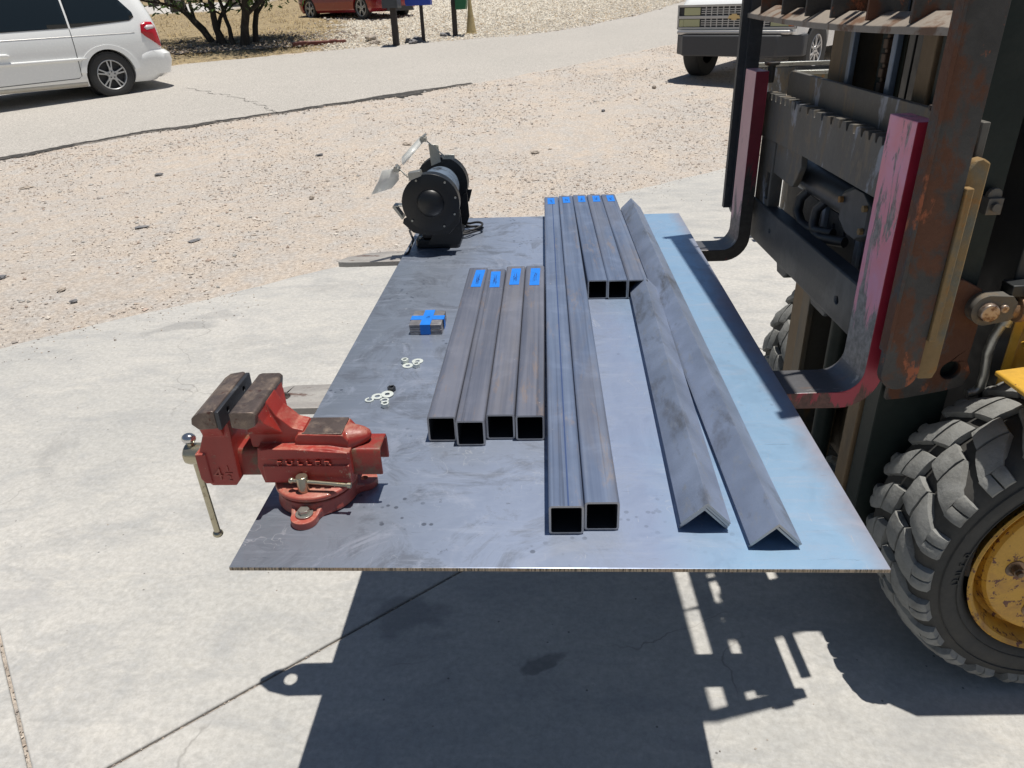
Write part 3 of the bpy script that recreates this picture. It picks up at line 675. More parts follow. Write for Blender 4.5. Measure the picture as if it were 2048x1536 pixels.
def scribble(mb, x0, x1, y, z, amp=.004, n=16, seed=0):
    q = random.Random(seed); pts = []
    for i in range(n): pts.append((x0 + (x1 - x0) * i / (n - 1) + q.uniform(-.0015, .0015), y + amp * q.uniform(-1, 1), z))
    mb.tube(pts, .0005, 4)
TS = .0508
def tube(y0, y1, xa, xb, mat, label, group, tape, seed, tlen=.13, tox=0, seam=None):
    # square tube from near end (xa,y0) to far end (xb,y1): x given at tube centre
    Lg = math.hypot(xb - xa, y1 - y0); rz = -math.atan2(xb - xa, y1 - y0)
    root = empty('square_tube', (xa, y0, ZT), rz, label, 'steel tube', group)
    h = TS / 2; t = .0032; ro = .005; ri = .0025
    def rr(a, r, n=4):
        o = []
        for cx_, cz_, s0 in ((a - r, a - r, 0), (-a + r, a - r, 1), (-a + r, -a + r, 2), (a - r, -a + r, 3)):
            o += [(cx_ + r * math.cos(PI / 2 * (s0 + i / n)), cz_ + r * math.sin(PI / 2 * (s0 + i / n))) for i in range(n + 1)]
        return o
    out = [(x, z + h + .0004) for x, z in rr(h, ro)]; inn = [(x, z + h + .0004) for x, z in rr(h - t, ri)]; n = len(out)
    mb = MB(); v = [(x, 0, z) for x, z in out] + [(x, Lg, z) for x, z in out] + [(x, 0, z) for x, z in inn] + [(x, Lg, z) for x, z in inn]
    f1 = [(i, (i + 1) % n, n + (i + 1) % n, n + i) for i in range(n)]
    f2 = [(2 * n + i, 3 * n + i, 3 * n + (i + 1) % n, 2 * n + (i + 1) % n) for i in range(n)]
    f3 = [(i, 2 * n + i, 2 * n + (i + 1) % n, (i + 1) % n) for i in range(n)] + [(n + i, n + (i + 1) % n, 3 * n + (i + 1) % n, 3 * n + i) for i in range(n)]
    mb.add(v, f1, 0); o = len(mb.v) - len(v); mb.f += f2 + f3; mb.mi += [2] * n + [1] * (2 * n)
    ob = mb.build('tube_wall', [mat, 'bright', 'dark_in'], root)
    if seam is not None: MB().box(seam - .0012, seam + .0012, .001, Lg - .001, 0, .0004).build('weld_seam', 'seam_blue', root, loc=(0, 0, TS + .0005))
    if tape:
        ty = Lg - .02 - tlen; q = random.Random(seed); r_ = q.uniform(-.03, .03)
        tm = MB().box(-.0125, .0125, 0, tlen, 0, .0003)
        tp = tm.build('tape_strip', 'tape', root, loc=(tox, ty, TS + .0008), rot=(0, 0, r_))
        sm = MB(); scribble(sm, -.004, .004, tlen * .45, .0005, tlen * .3, 12, seed); sm.build('ink_mark', 'ink', tp)
    return root
gA = 'short square tubes in the left row'; gB = 'long square tubes in the middle'; gC = 'square tubes in the far row'
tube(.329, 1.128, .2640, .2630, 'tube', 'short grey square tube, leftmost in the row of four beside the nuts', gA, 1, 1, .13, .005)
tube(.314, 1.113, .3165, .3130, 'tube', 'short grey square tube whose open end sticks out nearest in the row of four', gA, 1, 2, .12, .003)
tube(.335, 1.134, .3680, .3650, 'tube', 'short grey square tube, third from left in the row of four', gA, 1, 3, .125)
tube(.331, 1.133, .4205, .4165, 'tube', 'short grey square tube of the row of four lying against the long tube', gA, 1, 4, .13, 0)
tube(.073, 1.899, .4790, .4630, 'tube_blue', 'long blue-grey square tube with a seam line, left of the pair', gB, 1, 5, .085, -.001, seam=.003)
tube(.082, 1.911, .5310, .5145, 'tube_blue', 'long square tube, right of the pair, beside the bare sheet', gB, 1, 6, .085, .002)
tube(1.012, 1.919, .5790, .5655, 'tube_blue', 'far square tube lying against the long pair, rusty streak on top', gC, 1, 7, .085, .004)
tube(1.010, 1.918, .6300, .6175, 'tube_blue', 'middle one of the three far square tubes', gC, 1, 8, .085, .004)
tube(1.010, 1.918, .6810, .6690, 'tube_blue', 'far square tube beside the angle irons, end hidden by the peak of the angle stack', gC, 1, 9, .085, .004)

def angle(xa, ya, xb, yb, z, label, group, dark=False):
    Lg = math.hypot(xb - xa, yb - ya); rz = -math.atan2(xb - xa, yb - ya); lg = .0508; t = .0034; c = math.sqrt(.5)
    A_ = lg * c
    outer = [(-A_, 0), (-A_ + t * c, -t * c), (0, A_ - t / c), (A_ - t * c, -t * c), (A_, 0), (0.0015, A_ - .0015), (0, A_ - .0006), (-.0015, A_ - .0015)]
    mb = MB(); mb.prism(outer, 'y', 0, Lg)
    for i, f in enumerate(mb.f):
        ys_ = [mb.v[k_][1] for k_ in f]; mb.mi[i] = 1 if max(ys_) - min(ys_) < 1e-6 else 0
    o = mb.build('angle_iron', ['angle', 'bright'], loc=(xa, ya, ZT + t * c + z), rot=(0, 0, rz))
    return tag(o, label, 'angle iron', group)
ga = 'nested angle irons of the left stack'; gb = 'nested angle irons of the right stack'
angle(.6790, .085, .6980, 1.045, .0003, 'bottom angle iron of the shorter nested stack of three', ga)
angle(.6800, .0815, .6988, 1.043, .0072, 'middle angle iron of the shorter nested stack of three', ga)
angle(.6803, .0775, .6992, 1.040, .0142, 'top angle iron of the shorter stack of three, right of the long tubes', ga)
angle(.7700, .044, .7480, 1.880, .0003, 'lower angle iron of the long nested pair at the right', gb)
angle(.7710, .0395, .7488, 1.876, .0075, 'upper angle iron of the long nested pair, nearest the bare right edge', gb)

# taped stack of small plates
pk = empty('plate_stack', (.163, .845, ZT), 0, 'stack of small steel plates bound with a cross of blue tape', 'plate stack')
for i in range(4):
    MB().box(-.038, .038, -.044, .044, 0, .0058).build('plate', 'plate', pk, loc=(rng.uniform(-.0008, .0008), rng.uniform(-.0008, .0008), .0003 + .0062 * i), rot=(0, 0, rng.uniform(-.008, .008)), bevel=.0006)
def band(x0, x1, y0, y1, z1, name):
    mb = MB()
    if name == 'long':   # wraps front to back
        mb.box(x0, x1, y0 - .0012, y1 + .0012, z1, z1 + .0005); mb.box(x0, x1, y0 - .0016, y0 - .0012, 0.0005, z1 + .0005); mb.box(x0, x1, y1 + .0012, y1 + .0016, 0.0005, z1 + .0005)
    else:
        mb.box(x0 - .0012, x1 + .0012, y0, y1, z1, z1 + .0005); mb.box(x0 - .0016, x0 - .0012, y0, y1, 0.0005, z1 + .0005); mb.box(x1 + .0012, x1 + .0016, y0, y1, 0.0005, z1 + .0005)
    return mb.build('tape_band', 'tape', pk)
band(-.0385, .0385, -.013, .012, .0250, 'cross'); tb = band(-.0125, .012, -.0445, .0445, .0256, 'long')
sm = MB(); scribble(sm, -.002, .004, .0, .0264, .006, 10, 4); sm.build('ink_mark', 'ink', tb)

def hexpts(r, rot=0): return [(r * math.cos(PI / 3 * i + rot), r * math.sin(PI / 3 * i + rot)) for i in range(6)]
def nut(x, y, rot, label, mat='zinc', r=.0085, h=.009):
    mb = MB(); mb.prism(hexpts(r), 'z', 0, h, holes=[circ(0, 0, .0044, 16)])
    mb.cyl((0, 0, .0015), (0, 0, h - .0015), .0046, .0046, 16, cap=False)
    return tag(mb.build('hex_nut', mat, loc=(x, y, ZT + .0003), rot=(0, 0, rot), bevel=.0007), label, 'nut', 'loose nuts and washers on the sheet')
def washer(x, y, label, ro=.0115, ri=.005, h=.0018, dz=0, tilt=0, split=False):
    mb = MB()
    if split:
        a = [(ro * math.cos(t), ro * math.sin(t)) for t in [R(12) + R(336) * i / 28 for i in range(29)]]
        b = [(ri * math.cos(t), ri * math.sin(t)) for t in [R(12) + R(336) * (28 - i) / 28 for i in range(29)]]
        mb.prism(a + b, 'z', 0, h)
    else: mb.prism(circ(0, 0, ro, 32), 'z', 0, h, holes=[circ(0, 0, ri, 20)])
    return tag(mb.build('washer', 'zinc', loc=(x, y, ZT + .0003 + dz), rot=(tilt, 0, rng.uniform(0, 6)), bevel=.0003), label, 'washer', 'loose nuts and washers on the sheet')
nut(.139, .651, .2, 'hex nut at the left of the farther cluster of loose hardware')
nut(.168, .630, .5, 'hex nut touching the washers in the farther cluster')
washer(.166, .655, 'flat washer at the back of the farther cluster, between the nuts', .0125)
washer(.148, .634, 'flat washer at the front of the farther cluster')
nut(.134, .523, .1, 'dark hex nut at the back of the nearer cluster', 'jaw_dark')
nut(.134, .457, .4, 'shiny hex nut at the front of the nearer cluster')
washer(.129, .503, 'largest flat washer of the nearer cluster, just below the dark nut', .0125, dz=.0015, tilt=.06)
washer(.110, .497, 'flat washer in the middle of the nearer cluster, overlapping the largest one', .0115, .0055)
washer(.097, .482, 'split lock washer at the left of the nearer cluster', .009, .0055, .0025, split=True)
washer(.128, .480, 'split lock washer behind the shiny nut', .009, .0055, .0025, split=True)

# ------------------------------------------------------------------ vise
vx, vy = .083, .175
vi = empty('bench_vise', (0, 0, ZT), 0, 'worn red bench vise with raised lettering bolted to the near left corner of the sheet', 'vise')
yc = .178
def yp(mb, poly, hw, c=yc, mi=0): mb.prism(poly, 'y', c - hw, c + hw, mi=mi)
# fixed base with three lugs
mb = MB(); mb.lathe([(.061, .0), (.064, .004), (.061, .024), (.05, .027)], (vx, vy, 0), (0, 0, 1), 48)
for a in (-92, 20, 140):
    ca_, sa_ = math.cos(R(a)), math.sin(R(a)); T = Matrix.Translation((vx, vy, 0)) @ Matrix.Rotation(R(a), 4, 'Z')
    poly = [(.03, -.043), (.052, -.030), (.064, -.021)] + circ(.074, 0, .0205, 14, -PI / 2, PI / 2, True) + [(.064, .021), (.052, .030), (.03, .043)]
    mb.prism(poly, 'z', 0, .0125, M4=T)
    for sgn in (-1, 1):
        mb.add([(.05, sgn * .018, .01), (.05, sgn * .028, .01), (.076, sgn * .0195, .01), (.076, sgn * .016, .01), (.045, sgn * .018, .024), (.045, sgn * .028, .024)],
               [(0, 1, 2, 3), (4, 5, 2, 3), (0, 3, 4), (1, 5, 2), (0, 4, 5, 1)], M4=T)
vb = mb.build('base', 'vise_base', vi, remesh=.0012, sm_it=3)
cut(vb, [MB().cyl((vx + .073 * math.cos(R(a)), vy + .073 * math.sin(R(a)), -.01), (vx + .073 * math.cos(R(a)), vy + .073 * math.sin(R(a)), .05), .0062) for a in (20,)])
mb = MB(); mb.lathe([(.060, .0278), (.0645, .030), (.0645, .036), (.061, .0385), (.0, .0385)], (vx, vy, 0), (0, 0, 1), 64)
mb.box(vx - .045, vx + .05, yc - .03, yc + .03, .036, .05)
mb.build('swivel_plate', 'vise_base', vi, bevel=.0015, smooth=40)
# bolt
bx_, by_ = vx + .071 * math.cos(R(-92)), vy + .071 * math.sin(R(-92))
mb = MB(); mb.prism([(bx_ + a, by_ + b) for a, b in circ(0, 0, .0135, 32)], 'z', .0135, .0155); mb.prism([(bx_ + a, by_ + b) for a, b in hexpts(.0088, .3)], 'z', .0156, .0225)
mb.build('bolt', 'zinc_dull', vi, bevel=.0006)
# lock screw + bar
lx_, ly_ = .077, .129
mb = MB(); mb.cyl((lx_, ly_, .038), (lx_, ly_, .066), .0085, .009, 32); mb.build('lock_screw', 'brass', vi, bevel=.0012)
mb = MB(); mb.tube([(lx_ - .016, ly_ + .001, .057), (lx_ + .073, ly_ - .004, .0515)], .0031, 14)
mb.ball((lx_ - .017, ly_ + .001, .057), .0048); mb.cyl((lx_ + .071, ly_ - .004, .0517), (lx_ + .076, ly_ - .0043, .0513), .0046, .0046, 18)
mb.build('lock_bar', 'brass', vi, smooth=40)
# stationary body
mb = MB()
yp(mb, [(.012, .044), (.150, .044), (.153, .060), (.153, .100), (.120, .106), (.03, .108), (.012, .108), (.006, .075)], .036)
yp(mb, [(.016, .050), (.150, .050), (.150, .078), (.016, .078)], .0395)
yp(mb, [(.016, .0895), (.150, .0895), (.150, .100), (.07, .107), (.03, .108), (.016, .106)], .0385)
yp(mb, [(.070, .10), (.150, .10), (.150, .114), (.143, .124), (.075, .126), (.068, .116)], .026)        # anvil block
yp(mb, [(-.002, .10), (.080, .10), (.082, .130), (.066, .134), (.045, .156), (.034, .180), (.020, .184), (.004, .184), (-.005, .162), (-.006, .15)], .020)  # neck
# broad wings under the jaw
mb.add([(.006, yc - .058, .162), (.006, yc + .058, .162), (.036, yc - .05, .160), (.036, yc + .05, .160), (.032, yc - .055, .182), (.032, yc + .055, .182), (.006, yc - .060, .182), (.006, yc + .060, .182),
        (.006, yc - .022, .125), (.006, yc + .022, .125), (.05, yc - .020, .125), (.05, yc + .020, .125)],
       [(0, 6, 7, 1), (6, 4, 5, 7), (4, 2, 3, 5), (0, 2, 4, 6), (1, 7, 5, 3), (0, 1, 9, 8), (2, 10, 11, 3), (0, 8, 10, 2), (1, 3, 11, 9), (8, 9, 11, 10)])
T = Matrix.Translation((.144, yc, .105)) @ Matrix.Diagonal((1, 1.05, .86, 1))
mb.lathe([(.0245, 0), (.0225, .008), (.0185, .018), (.0140, .027), (.0085, .034), (.0, .038)], (0, 0, 0), (1, 0, .22), 32, M4=T)   # horn
body = mb.build('body', 'vise_red', vi, remesh=.0011, sm_it=5)
mb = MB()
TT = Matrix.Translation((.081, yc - .0378, .0800)) @ Matrix.Rotation(R(90), 4, 'X') @ Matrix.Diagonal((1.45, .78, 1, 1))
text(mb, 'F U L L E R', .0125, .0036, TT)
mb.build('lettering', 'vise_letters', body)
MB().prism([(.080, yc - .0245), (.142, yc - .0245), (.142, yc + .0245), (.080, yc + .0245)], 'z', .1248, .1265).build('anvil_face', 'jaw', vi, bevel=.001)
# stationary jaw cap
mb = MB(); mb.prism([(-.006, .160), (-.006, .184), (.0, .186), (.030, .186), (.034, .182), (.030, .163), (.016, .157)], 'y', yc - .0635, yc + .0635)
mb.build('fixed_jaw', 'jaw', vi, bevel=.0025, seg=3, wob=.0012)
# sliding jaw
mb = MB()
yp(mb, [(-.078, .047), (-.072, .040), (-.034, .040), (-.026, .050), (-.025, .108), (-.024, .135), (-.024, .158), (-.058, .158), (-.066, .135), (-.081, .098)], .037)
yp(mb, [(-.086, .055), (-.080, .046), (-.069, .046), (-.069, .100), (-.086, .100)], .0405)
mb.add([(-.060, yc - .056, .158), (-.060, yc + .056, .158), (-.026, yc - .058, .158), (-.026, yc + .058, .158), (-.055, yc - .052, .172), (-.055, yc + .052, .172), (-.026, yc - .058, .172), (-.026, yc + .058, .172),
        (-.068, yc - .033, .125), (-.068, yc + .033, .125), (-.036, yc - .033, .125), (-.036, yc + .033, .125)],
       [(0, 1, 5, 4), (4, 5, 7, 6), (2, 6, 7, 3), (0, 4, 6, 2), (1, 3, 7, 5), (0, 2, 10, 8), (1, 9, 11, 3), (0, 8, 9, 1), (2, 3, 11, 10), (8, 10, 11, 9)])
mj = mb.build('moving_jaw', 'vise_red', vi, remesh=.0012, sm_it=5)
mb = MB()
text(mb, '4', .031, .0014, Matrix.Translation((-.058, yc - .0374, .052)) @ Matrix.Rotation(R(90), 4, 'X'))
text(mb, '1', .015, .0008, Matrix.Translation((-.041, yc - .0374, .067)) @ Matrix.Rotation(R(90), 4, 'X'))
text(mb, '2', .015, .0008, Matrix.Translation((-.041, yc - .0374, .050)) @ Matrix.Rotation(R(90), 4, 'X'))
mb.box(-.046, -.035, yc - .038, yc - .0364, .0638, .0648)
mb.build('size_mark', 'vise_letters', mj)
mb = MB(); mb.prism([(-.026, .160), (-.026, .188), (-.030, .1895), (-.050, .186), (-.062, .178), (-.064, .168), (-.054, .158)], 'y', yc - .0635, yc + .0635)
mb.build('moving_jaw_cap', 'jaw', vi, bevel=.0025, seg=3, wob=.0012)
mb = MB(); mb.prism([(yc - .0635, .158), (yc + .0635, .158), (yc + .0635, .1875), (yc - .0635, .1875)], 'x', -.0258, -.0195, holes=[circ(yc - .032, .175, .0045, 16), circ(yc + .032, .175, .0045, 16)])
mb.build('jaw_plate', 'jaw_dark', vi, bevel=.001)
# slide channel
def chan(x0, x1, mb):
    y0, y1, z0, z1, t = yc - .026, yc + .026, .052, .099, .0042
    mb.prism([(y0, z0), (y0, z1 - .008), (y0 + .003, z1 - .002), (y0 + .008, z1), (y1 - .008, z1), (y1 - .003, z1 - .002), (y1, z1 - .008), (y1, z0), (y1 - t, z0), (y1 - t, z1 - .009), (y1 - .01, z1 - t), (y0 + .01, z1 - t), (y0 + t, z1 - .009), (y0 + t, z0)], 'x', x0, x1)
mb = MB(); chan(-.04, .197, mb); mb.build('slide', 'slide_red', vi, bevel=.0015, seg=2)
MB().cyl((-.04, yc, .072), (.16, yc, .072), .010, .010, 24).build('screw', 'jaw', vi)
# spindle hub and handle
hy = yc - .006
mb = MB(); mb.lathe([(.0, -.026), (.010, -.026), (.0160, -.022), (.0175, -.016), (.0175, .0), (.0175, .010)], (-.0945, hy, .080), (1, 0, 0), 32); mb.build('spindle_head', 'brass', vi, bevel=.0)
mb = MB(); mb.tube([(-.1075, hy, .104), (-.100, hy - .006, -.072)], .0052, 18); mb.ball((-.100, hy - .006, -.075), .0085, (1, 1, .8)); 
hb = mb.build('handle', 'brass', vi, smooth=40)
MB().ball((-.1078, hy, .108), .0098, (1.15, 1, .9)).build('handle_ball', 'chrome', hb)

# ------------------------------------------------------------------ bench grinder
gr = empty('bench_grinder', (0, 0, ZT), 0, 'black double-ended bench grinder standing at the far left corner of the steel sheet', 'bench grinder')
gx, gz = .101, .160
mb = MB(); mb.prism([(gx - .065, 1.475), (gx + .065, 1.475), (gx + .07, 1.485), (gx + .07, 1.645), (gx + .06, 1.66), (gx - .06, 1.66), (gx - .07, 1.645), (gx - .07, 1.485)], 'z', 0, .028)
mb.prism([(gx - .048, 1.485), (gx + .048, 1.485), (gx + .052, 1.65), (gx - .052, 1.65)], 'z', .028, .06)
mb.prism([(gx - .036, 1.495), (gx + .036, 1.495), (gx + .036, 1.62), (gx - .036, 1.62)], 'z', .06, .11)
mb.build('base', 'black_paint', gr, bevel=.004, seg=3)
for sy in (1.492, 1.63):
    for sx in (-.055, .055): MB().cyl((gx + sx, sy, .028), (gx + sx, sy, .034), .007, .007, 6).build('foot_bolt', 'galv', gr)
mb = MB(); mb.lathe([(.0, 1.452), (.05, 1.452), (.060, 1.462), (.0625, 1.475), (.0625, 1.635), (.060, 1.650), (.05, 1.660), (0, 1.660)], (gx, 0, gz), (0, 1, 0), 48); mb.build('motor', 'motor', gr)
def guard(y0, y1, face, name, open_=True):
    mb = MB(); s_ = 1 if face > 0 else -1; r = .086
    # drum shell with an opening at the operator side (towards -x, lower half)
    a0, a1 = R(-160), R(150); n = 56
    ang = [a0 + (a1 - a0) * i / n for i in range(n + 1)]
    ring = [(gx + r * math.cos(t), gz + r * math.sin(t)) for t in ang]
    rin = [(gx + (r - .0022) * math.cos(t), gz + (r - .0022) * math.sin(t)) for t in reversed(ang)]
    mb.prism(ring + rin, 'y', y0, y1)
    # inner (motor side) wall
    yi = y1 if y0 < 1.5 else y0
    full = circ(gx, gz, r, 56)
    mb.prism(full, 'y', yi - .001 if yi == y0 else yi - .0025, yi + .0025 if yi == y0 else yi + .001)
    mb.prism([(gx - .025, .022), (gx + .075, .022), (gx + .086, .05), (gx + .083, .13), (gx + .02, .10)], 'y', yi - .004, yi + .002)
    return mb.build(name, 'black_paint', gr, bevel=.0008)
g1 = guard(1.408, 1.448, 1, 'wheel_guard'); g2 = guard(1.666, 1.706, -1, 'wheel_guard')
prof = [(0, -.017), (.012, -.0165), (.026, -.013), (.0375, -.0065), (.041, -.001), (.0415, 0), (.084, 0), (.087, .0015), (.087, .0045), (0, .0045)]
for nm, y, d, par in (('guard_cover', 1.406, 1, g1), ('guard_cover', 1.708, -1, g2)):
    mb = MB(); mb.lathe(prof, (gx, y, gz), (0, d, 0), 64)
    if d > 0: mb.prism([(gx - .086, gz - .045), (gx - .09, gz - .058), (gx - .06, gz - .088), (gx - .02, gz - .098), (gx + .05, gz - .094), (gx + .082, gz - .06), (gx + .086, gz - .02), (gx, gz)], 'y', 1.4065, 1.4105)
    else: mb.prism([(gx + .084, gz - .03), (gx + .096, gz - .03), (gx + .084, gz - .07), (gx + .04, gz - .075), (gx, gz)], 'y', 1.7045, 1.7085)
    mb.build(nm, 'black_paint', par, bevel=.0006)
for a in (52, 118, -25, -62, -140, 12): 
    ca_, sa_ = math.cos(R(a)), math.sin(R(a)); MB().cyl((gx + .078 * ca_, 1.4055, gz + .078 * sa_), (gx + .078 * ca_, 1.402, gz + .078 * sa_), .0032, .0032, 10).build('cover_screw', 'galv', g1)
for y in (1.426, 1.686):
    mb = MB(); mb.lathe([(.012, -.009), (.073, -.009), (.075, -.007), (.075, .007), (.073, .009), (.012, .009)], (gx, y, gz), (0, 1, 0), 48); mb.build('grinding_wheel', 'rock', gr)
# shields with arms
mb = MB(); mb.prism([(0, -.0), (.062, .004), (.07, -.03), (.045, -.085), (.0, -.078)], 'x', -.0012, .0012)
mb = MB(); mb.add([(-.030, 1.392, .262), (.012, 1.428, .262), (.006, 1.440, .225), (-.016, 1.428, .203), (-.068, 1.385, .196), (-.044, 1.388, .232)], [(0, 1, 2, 3, 4, 5)])
o = mb.build('eye_shield', 'shield', gr); q = o.modifiers.new('s', 'SOLIDIFY'); q.thickness = .0025
mb = MB(); mb.add([(.008, 1.50, .262), (.012, 1.50, .256), (.064, 1.61, .306), (.060, 1.61, .312), (.002, 1.545, .270), (.05, 1.64, .315)], [(0, 1, 2, 3), (0, 3, 5, 4)])
o = mb.build('eye_shield', 'shield', gr); q = o.modifiers.new('s', 'SOLIDIFY'); q.thickness = .0025
mb = MB(); mb.tube([(.040, 1.412, .238), (.012, 1.425, .262), (.006, 1.43, .268)], .0022, 8); mb.box(.000, .016, 1.405, 1.437, .255, .266); mb.cyl((.006, 1.40, .268), (.006, 1.442, .268), .004, .004, 12)
mb.build('shield_arm', 'galv', gr, bevel=.0005)
mb = MB(); mb.tube([(.122, 1.662, .246), (.088, 1.635, .285), (.062, 1.612, .316)], .0022, 8); mb.box(.052, .072, 1.60, 1.628, .306, .318); mb.cyl((.060, 1.595, .320), (.066, 1.64, .322), .004, .004, 12)
mb.build('shield_arm', 'galv', gr, bevel=.0005)
mb = MB(); mb.prism([(gx - .058, gz + .068), (gx - .020, gz + .082), (gx - .024, gz + .096), (gx - .060, gz + .090)], 'y', 1.405, 1.437); mb.build('spark_guard', 'galv', gr, bevel=.001)
mb = MB(); mb.prism([(gx - .028, gz + .06), (gx + .004, gz + .072), (gx - .0, gz + .125), (gx - .032, gz + .130)], 'y', 1.658, 1.66); mb.box(gx + .01, gx + .05, 1.66, 1.666, gz + .080, gz + .094); mb.build('spark_guard', 'galv', gr, bevel=.001)
for y, dz in ((1.41, 0), (1.672, 0)):
    mb = MB(); mb.prism([(gx - .118, gz - .010), (gx - .114, gz - .004), (gx - .086, gz - .004), (gx - .086, gz - .008), (gx - .108, gz - .009), (gx - .086, gz - .044), (gx - .092, gz - .048)], 'y', y, y + .032)
    mb.build('tool_rest', 'galv', gr, bevel=.0008)
mb = MB(); pts = []
for i in range(120):
    t = i / 119; a = t * 2 * PI * 2.4 + .5; r = .055 + .012 * math.sin(3.1 * a) + .006 * math.cos(7 * t * 3); pts.append((gx + .075 + r * math.cos(a) * .85, 1.64 + r * math.sin(a) * .9, .008 + .012 * t + .012 * max(0, math.sin(a * 1.5 + 1)) * t))
pts = [(gx + .02, 1.595, .02), (gx + .06, 1.61, .012)] + pts
mb.tube(pts, .0038, 8); mb.tube([(gx - .06, 1.59, .02), (gx - .085, 1.56, .05), (gx - .09, 1.50, .052), (gx - .075, 1.47, .03), (gx - .085, 1.43, .005), (gx - .108, 1.385, -.012), (gx - .125, 1.36, -.06)], .0036, 8)
mb.build('power_cord', 'cord', gr, smooth=60)

# ------------------------------------------------------------------ forklift
FO = Vector((1.063, .5, 0)); FR = R(2.3)
fk = empty('forklift', FO, FR, 'old yellow forklift with pink-painted forks and rusty load backrest carrying the steel sheet', 'forklift')
FT = .7932
def fork(y0, w, hole, mats, lab):
    root = empty('fork', (0, y0, 0), 0); root.parent = fk; root['label'] = lab
    ti, ri, ro = .036, .045, .075
    prof = [(0, 1.295), (0, FT + ri)] + [(-ri + ri * math.cos(t), FT + ri - ri * math.sin(t)) for t in [PI / 2 * i / 8 for i in range(1, 9)]] + \
           [(-1.0, FT), (-1.0, FT - .017), (-.45, FT - .033), (ti - ro, FT - .036)] + [(ti - ro + ro * math.sin(t), FT - .036 + ro - ro * math.cos(t)) for t in [PI / 2 * i / 8 for i in range(1, 9)]] + [(ti, 1.295)]
    mb = MB(); mb.prism(prof, 'y', 0, w)
    for i, f in enumerate(mb.f):
        cs = [Vector(mb.v[k_]) for k_ in f]; c_ = sum(cs, Vector()) / len(cs)
        flat = abs(max(p.y for p in cs) - min(p.y for p in cs)) < 1e-5
        if flat: mb.mi[i] = 2 if c_.z > 9 else 1
        elif c_.z > FT + ri * .7 and c_.x < .02: mb.mi[i] = 0
        else: mb.mi[i] = 2
    # side faces: shank red, heel and blade red oxide -> split by a separate blade mesh
    sh_ = mb.build('shank_and_blade', [mats[0], mats[1], mats[2]], root, bevel=.0025, seg=2)
    h = [circ(-1.155, w * .5, .017, 24)] if hole else []
    tip = [(-1.0, 0), (-1.0, w), (-1.14, w), (-1.20, w * .80), (-1.232, w * .55), (-1.232, w * .40), (-1.20, w * .15), (-1.15, 0)]
    if not hole: tip = [(-1.0, 0), (-1.0, w), (-1.09, w), (-1.15, w * .86), (-1.205, w * .55), (-1.228, w * .22), (-1.224, w * .06), (-1.19, 0)]
    mb = MB(); mb.prism(tip, 'z', FT - .0165, FT - .0003, holes=h); mb.build('fork_tip', mats[3], root, bevel=.002)
    return root
fork(.012, .100, True, ['fork_face', 'fork_side', 'fork_blade', 'fork_light'], 'near fork, bright pink front and red side')
fork(.922, .100, False, ['fork_face2', 'fork_side2', 'fork_blade', 'fork_light'], 'far fork, dull pink front and maroon side')
# latch pins
for y in (.055, .975):
    mb = MB(); mb.cyl((.058, y, 1.26), (.058, y, 1.305), .0095, .0105, 16); mb.lathe([(.0, .0), (.018, .0), (.021, .004), (.021, .008), (.0, .010)], (.058, y, 1.305), (0, 0, 1), 24)
    mb.build('latch_pin', 'rusty', fk, bevel=.001)
# carriage
notches = [(.06, 1.228)]
y = .06; i = 0
while y < .965:
    wd = (.052 if .42 < y < .70 else .036) * (.85 + .3 * rng.random()); hgt = 1.235 + rng.uniform(-.002, .002)
    notches += [(y, 1.222), (y + .003, hgt), (y + wd - .014, hgt - .001), (y + wd - .010, 1.228), (y + wd - .008, 1.219), (y + wd - .002, 1.219)]; y += wd
out_ = notches + [(.985, 1.222), (.985, 1.116), (.62, 1.122), (.0, 1.118), (.0, 1.228)]
seen = []
for p in out_:
    if not seen or math.dist(seen[-1], p) > 1e-4: seen.append(p)
mb = MB(); mb.prism(seen, 'x', .052, .082); mb.build('upper_carriage_bar', 'carriage', fk, bevel=.0018)
mb = MB(); mb.prism([(.0, 1.14), (.95, 1.14), (.95, 1.285), (.93, 1.293), (.0, 1.293)], 'x', .100, .113); mb.build('back_plate', 'carriage', fk, bevel=.0015)
mb = MB(); mb.prism([(.86, .93), (.985, .93), (.985, 1.1155), (.86, 1.1155)], 'x', .056, .090, holes=[[(.872, .955), (.905, .955), (.905, 1.03), (.872, 1.03)]]); mb.build('side_column', 'carriage', fk, bevel=.002)
mb = MB(); mb.prism([(.68, 1.05), (.70, 1.03), (.858, 1.035), (.858, 1.115), (.66, 1.119), (.655, 1.09)], 'x', .060, .076); mb.build('gusset', 'carriage', fk, bevel=.002)
mb = MB(); mb.prism([(0, .822), (.34, .822), (.35, .808), (.44, .808), (.45, .822), (.62, .822), (.64, .800), (.70, .800), (.71, .822), (.998, .822), (.998, .925), (.985, .938), (.012, .938), (0, .925)], 'x', .050, .092,
                    holes=[circ(.80, .885, .006, 10), circ(.30, .87, .009, 12)]); mb.build('lower_carriage_bar', 'carriage_low', fk, bevel=.004)
mb = MB(); mb.prism([(.04, .88), (.95, .88), (.95, .99), (.04, .99)], 'x', .140, .152, holes=[circ(.66 - .07 * i, .955, .008, 10) for i in range(7)]); mb.build('lower_back_plate', 'carriage_low', fk, bevel=.001)
MB().box(.056, .094, .0, .10, .938, 1.117).build('side_column', 'carriage', fk, bevel=.003)
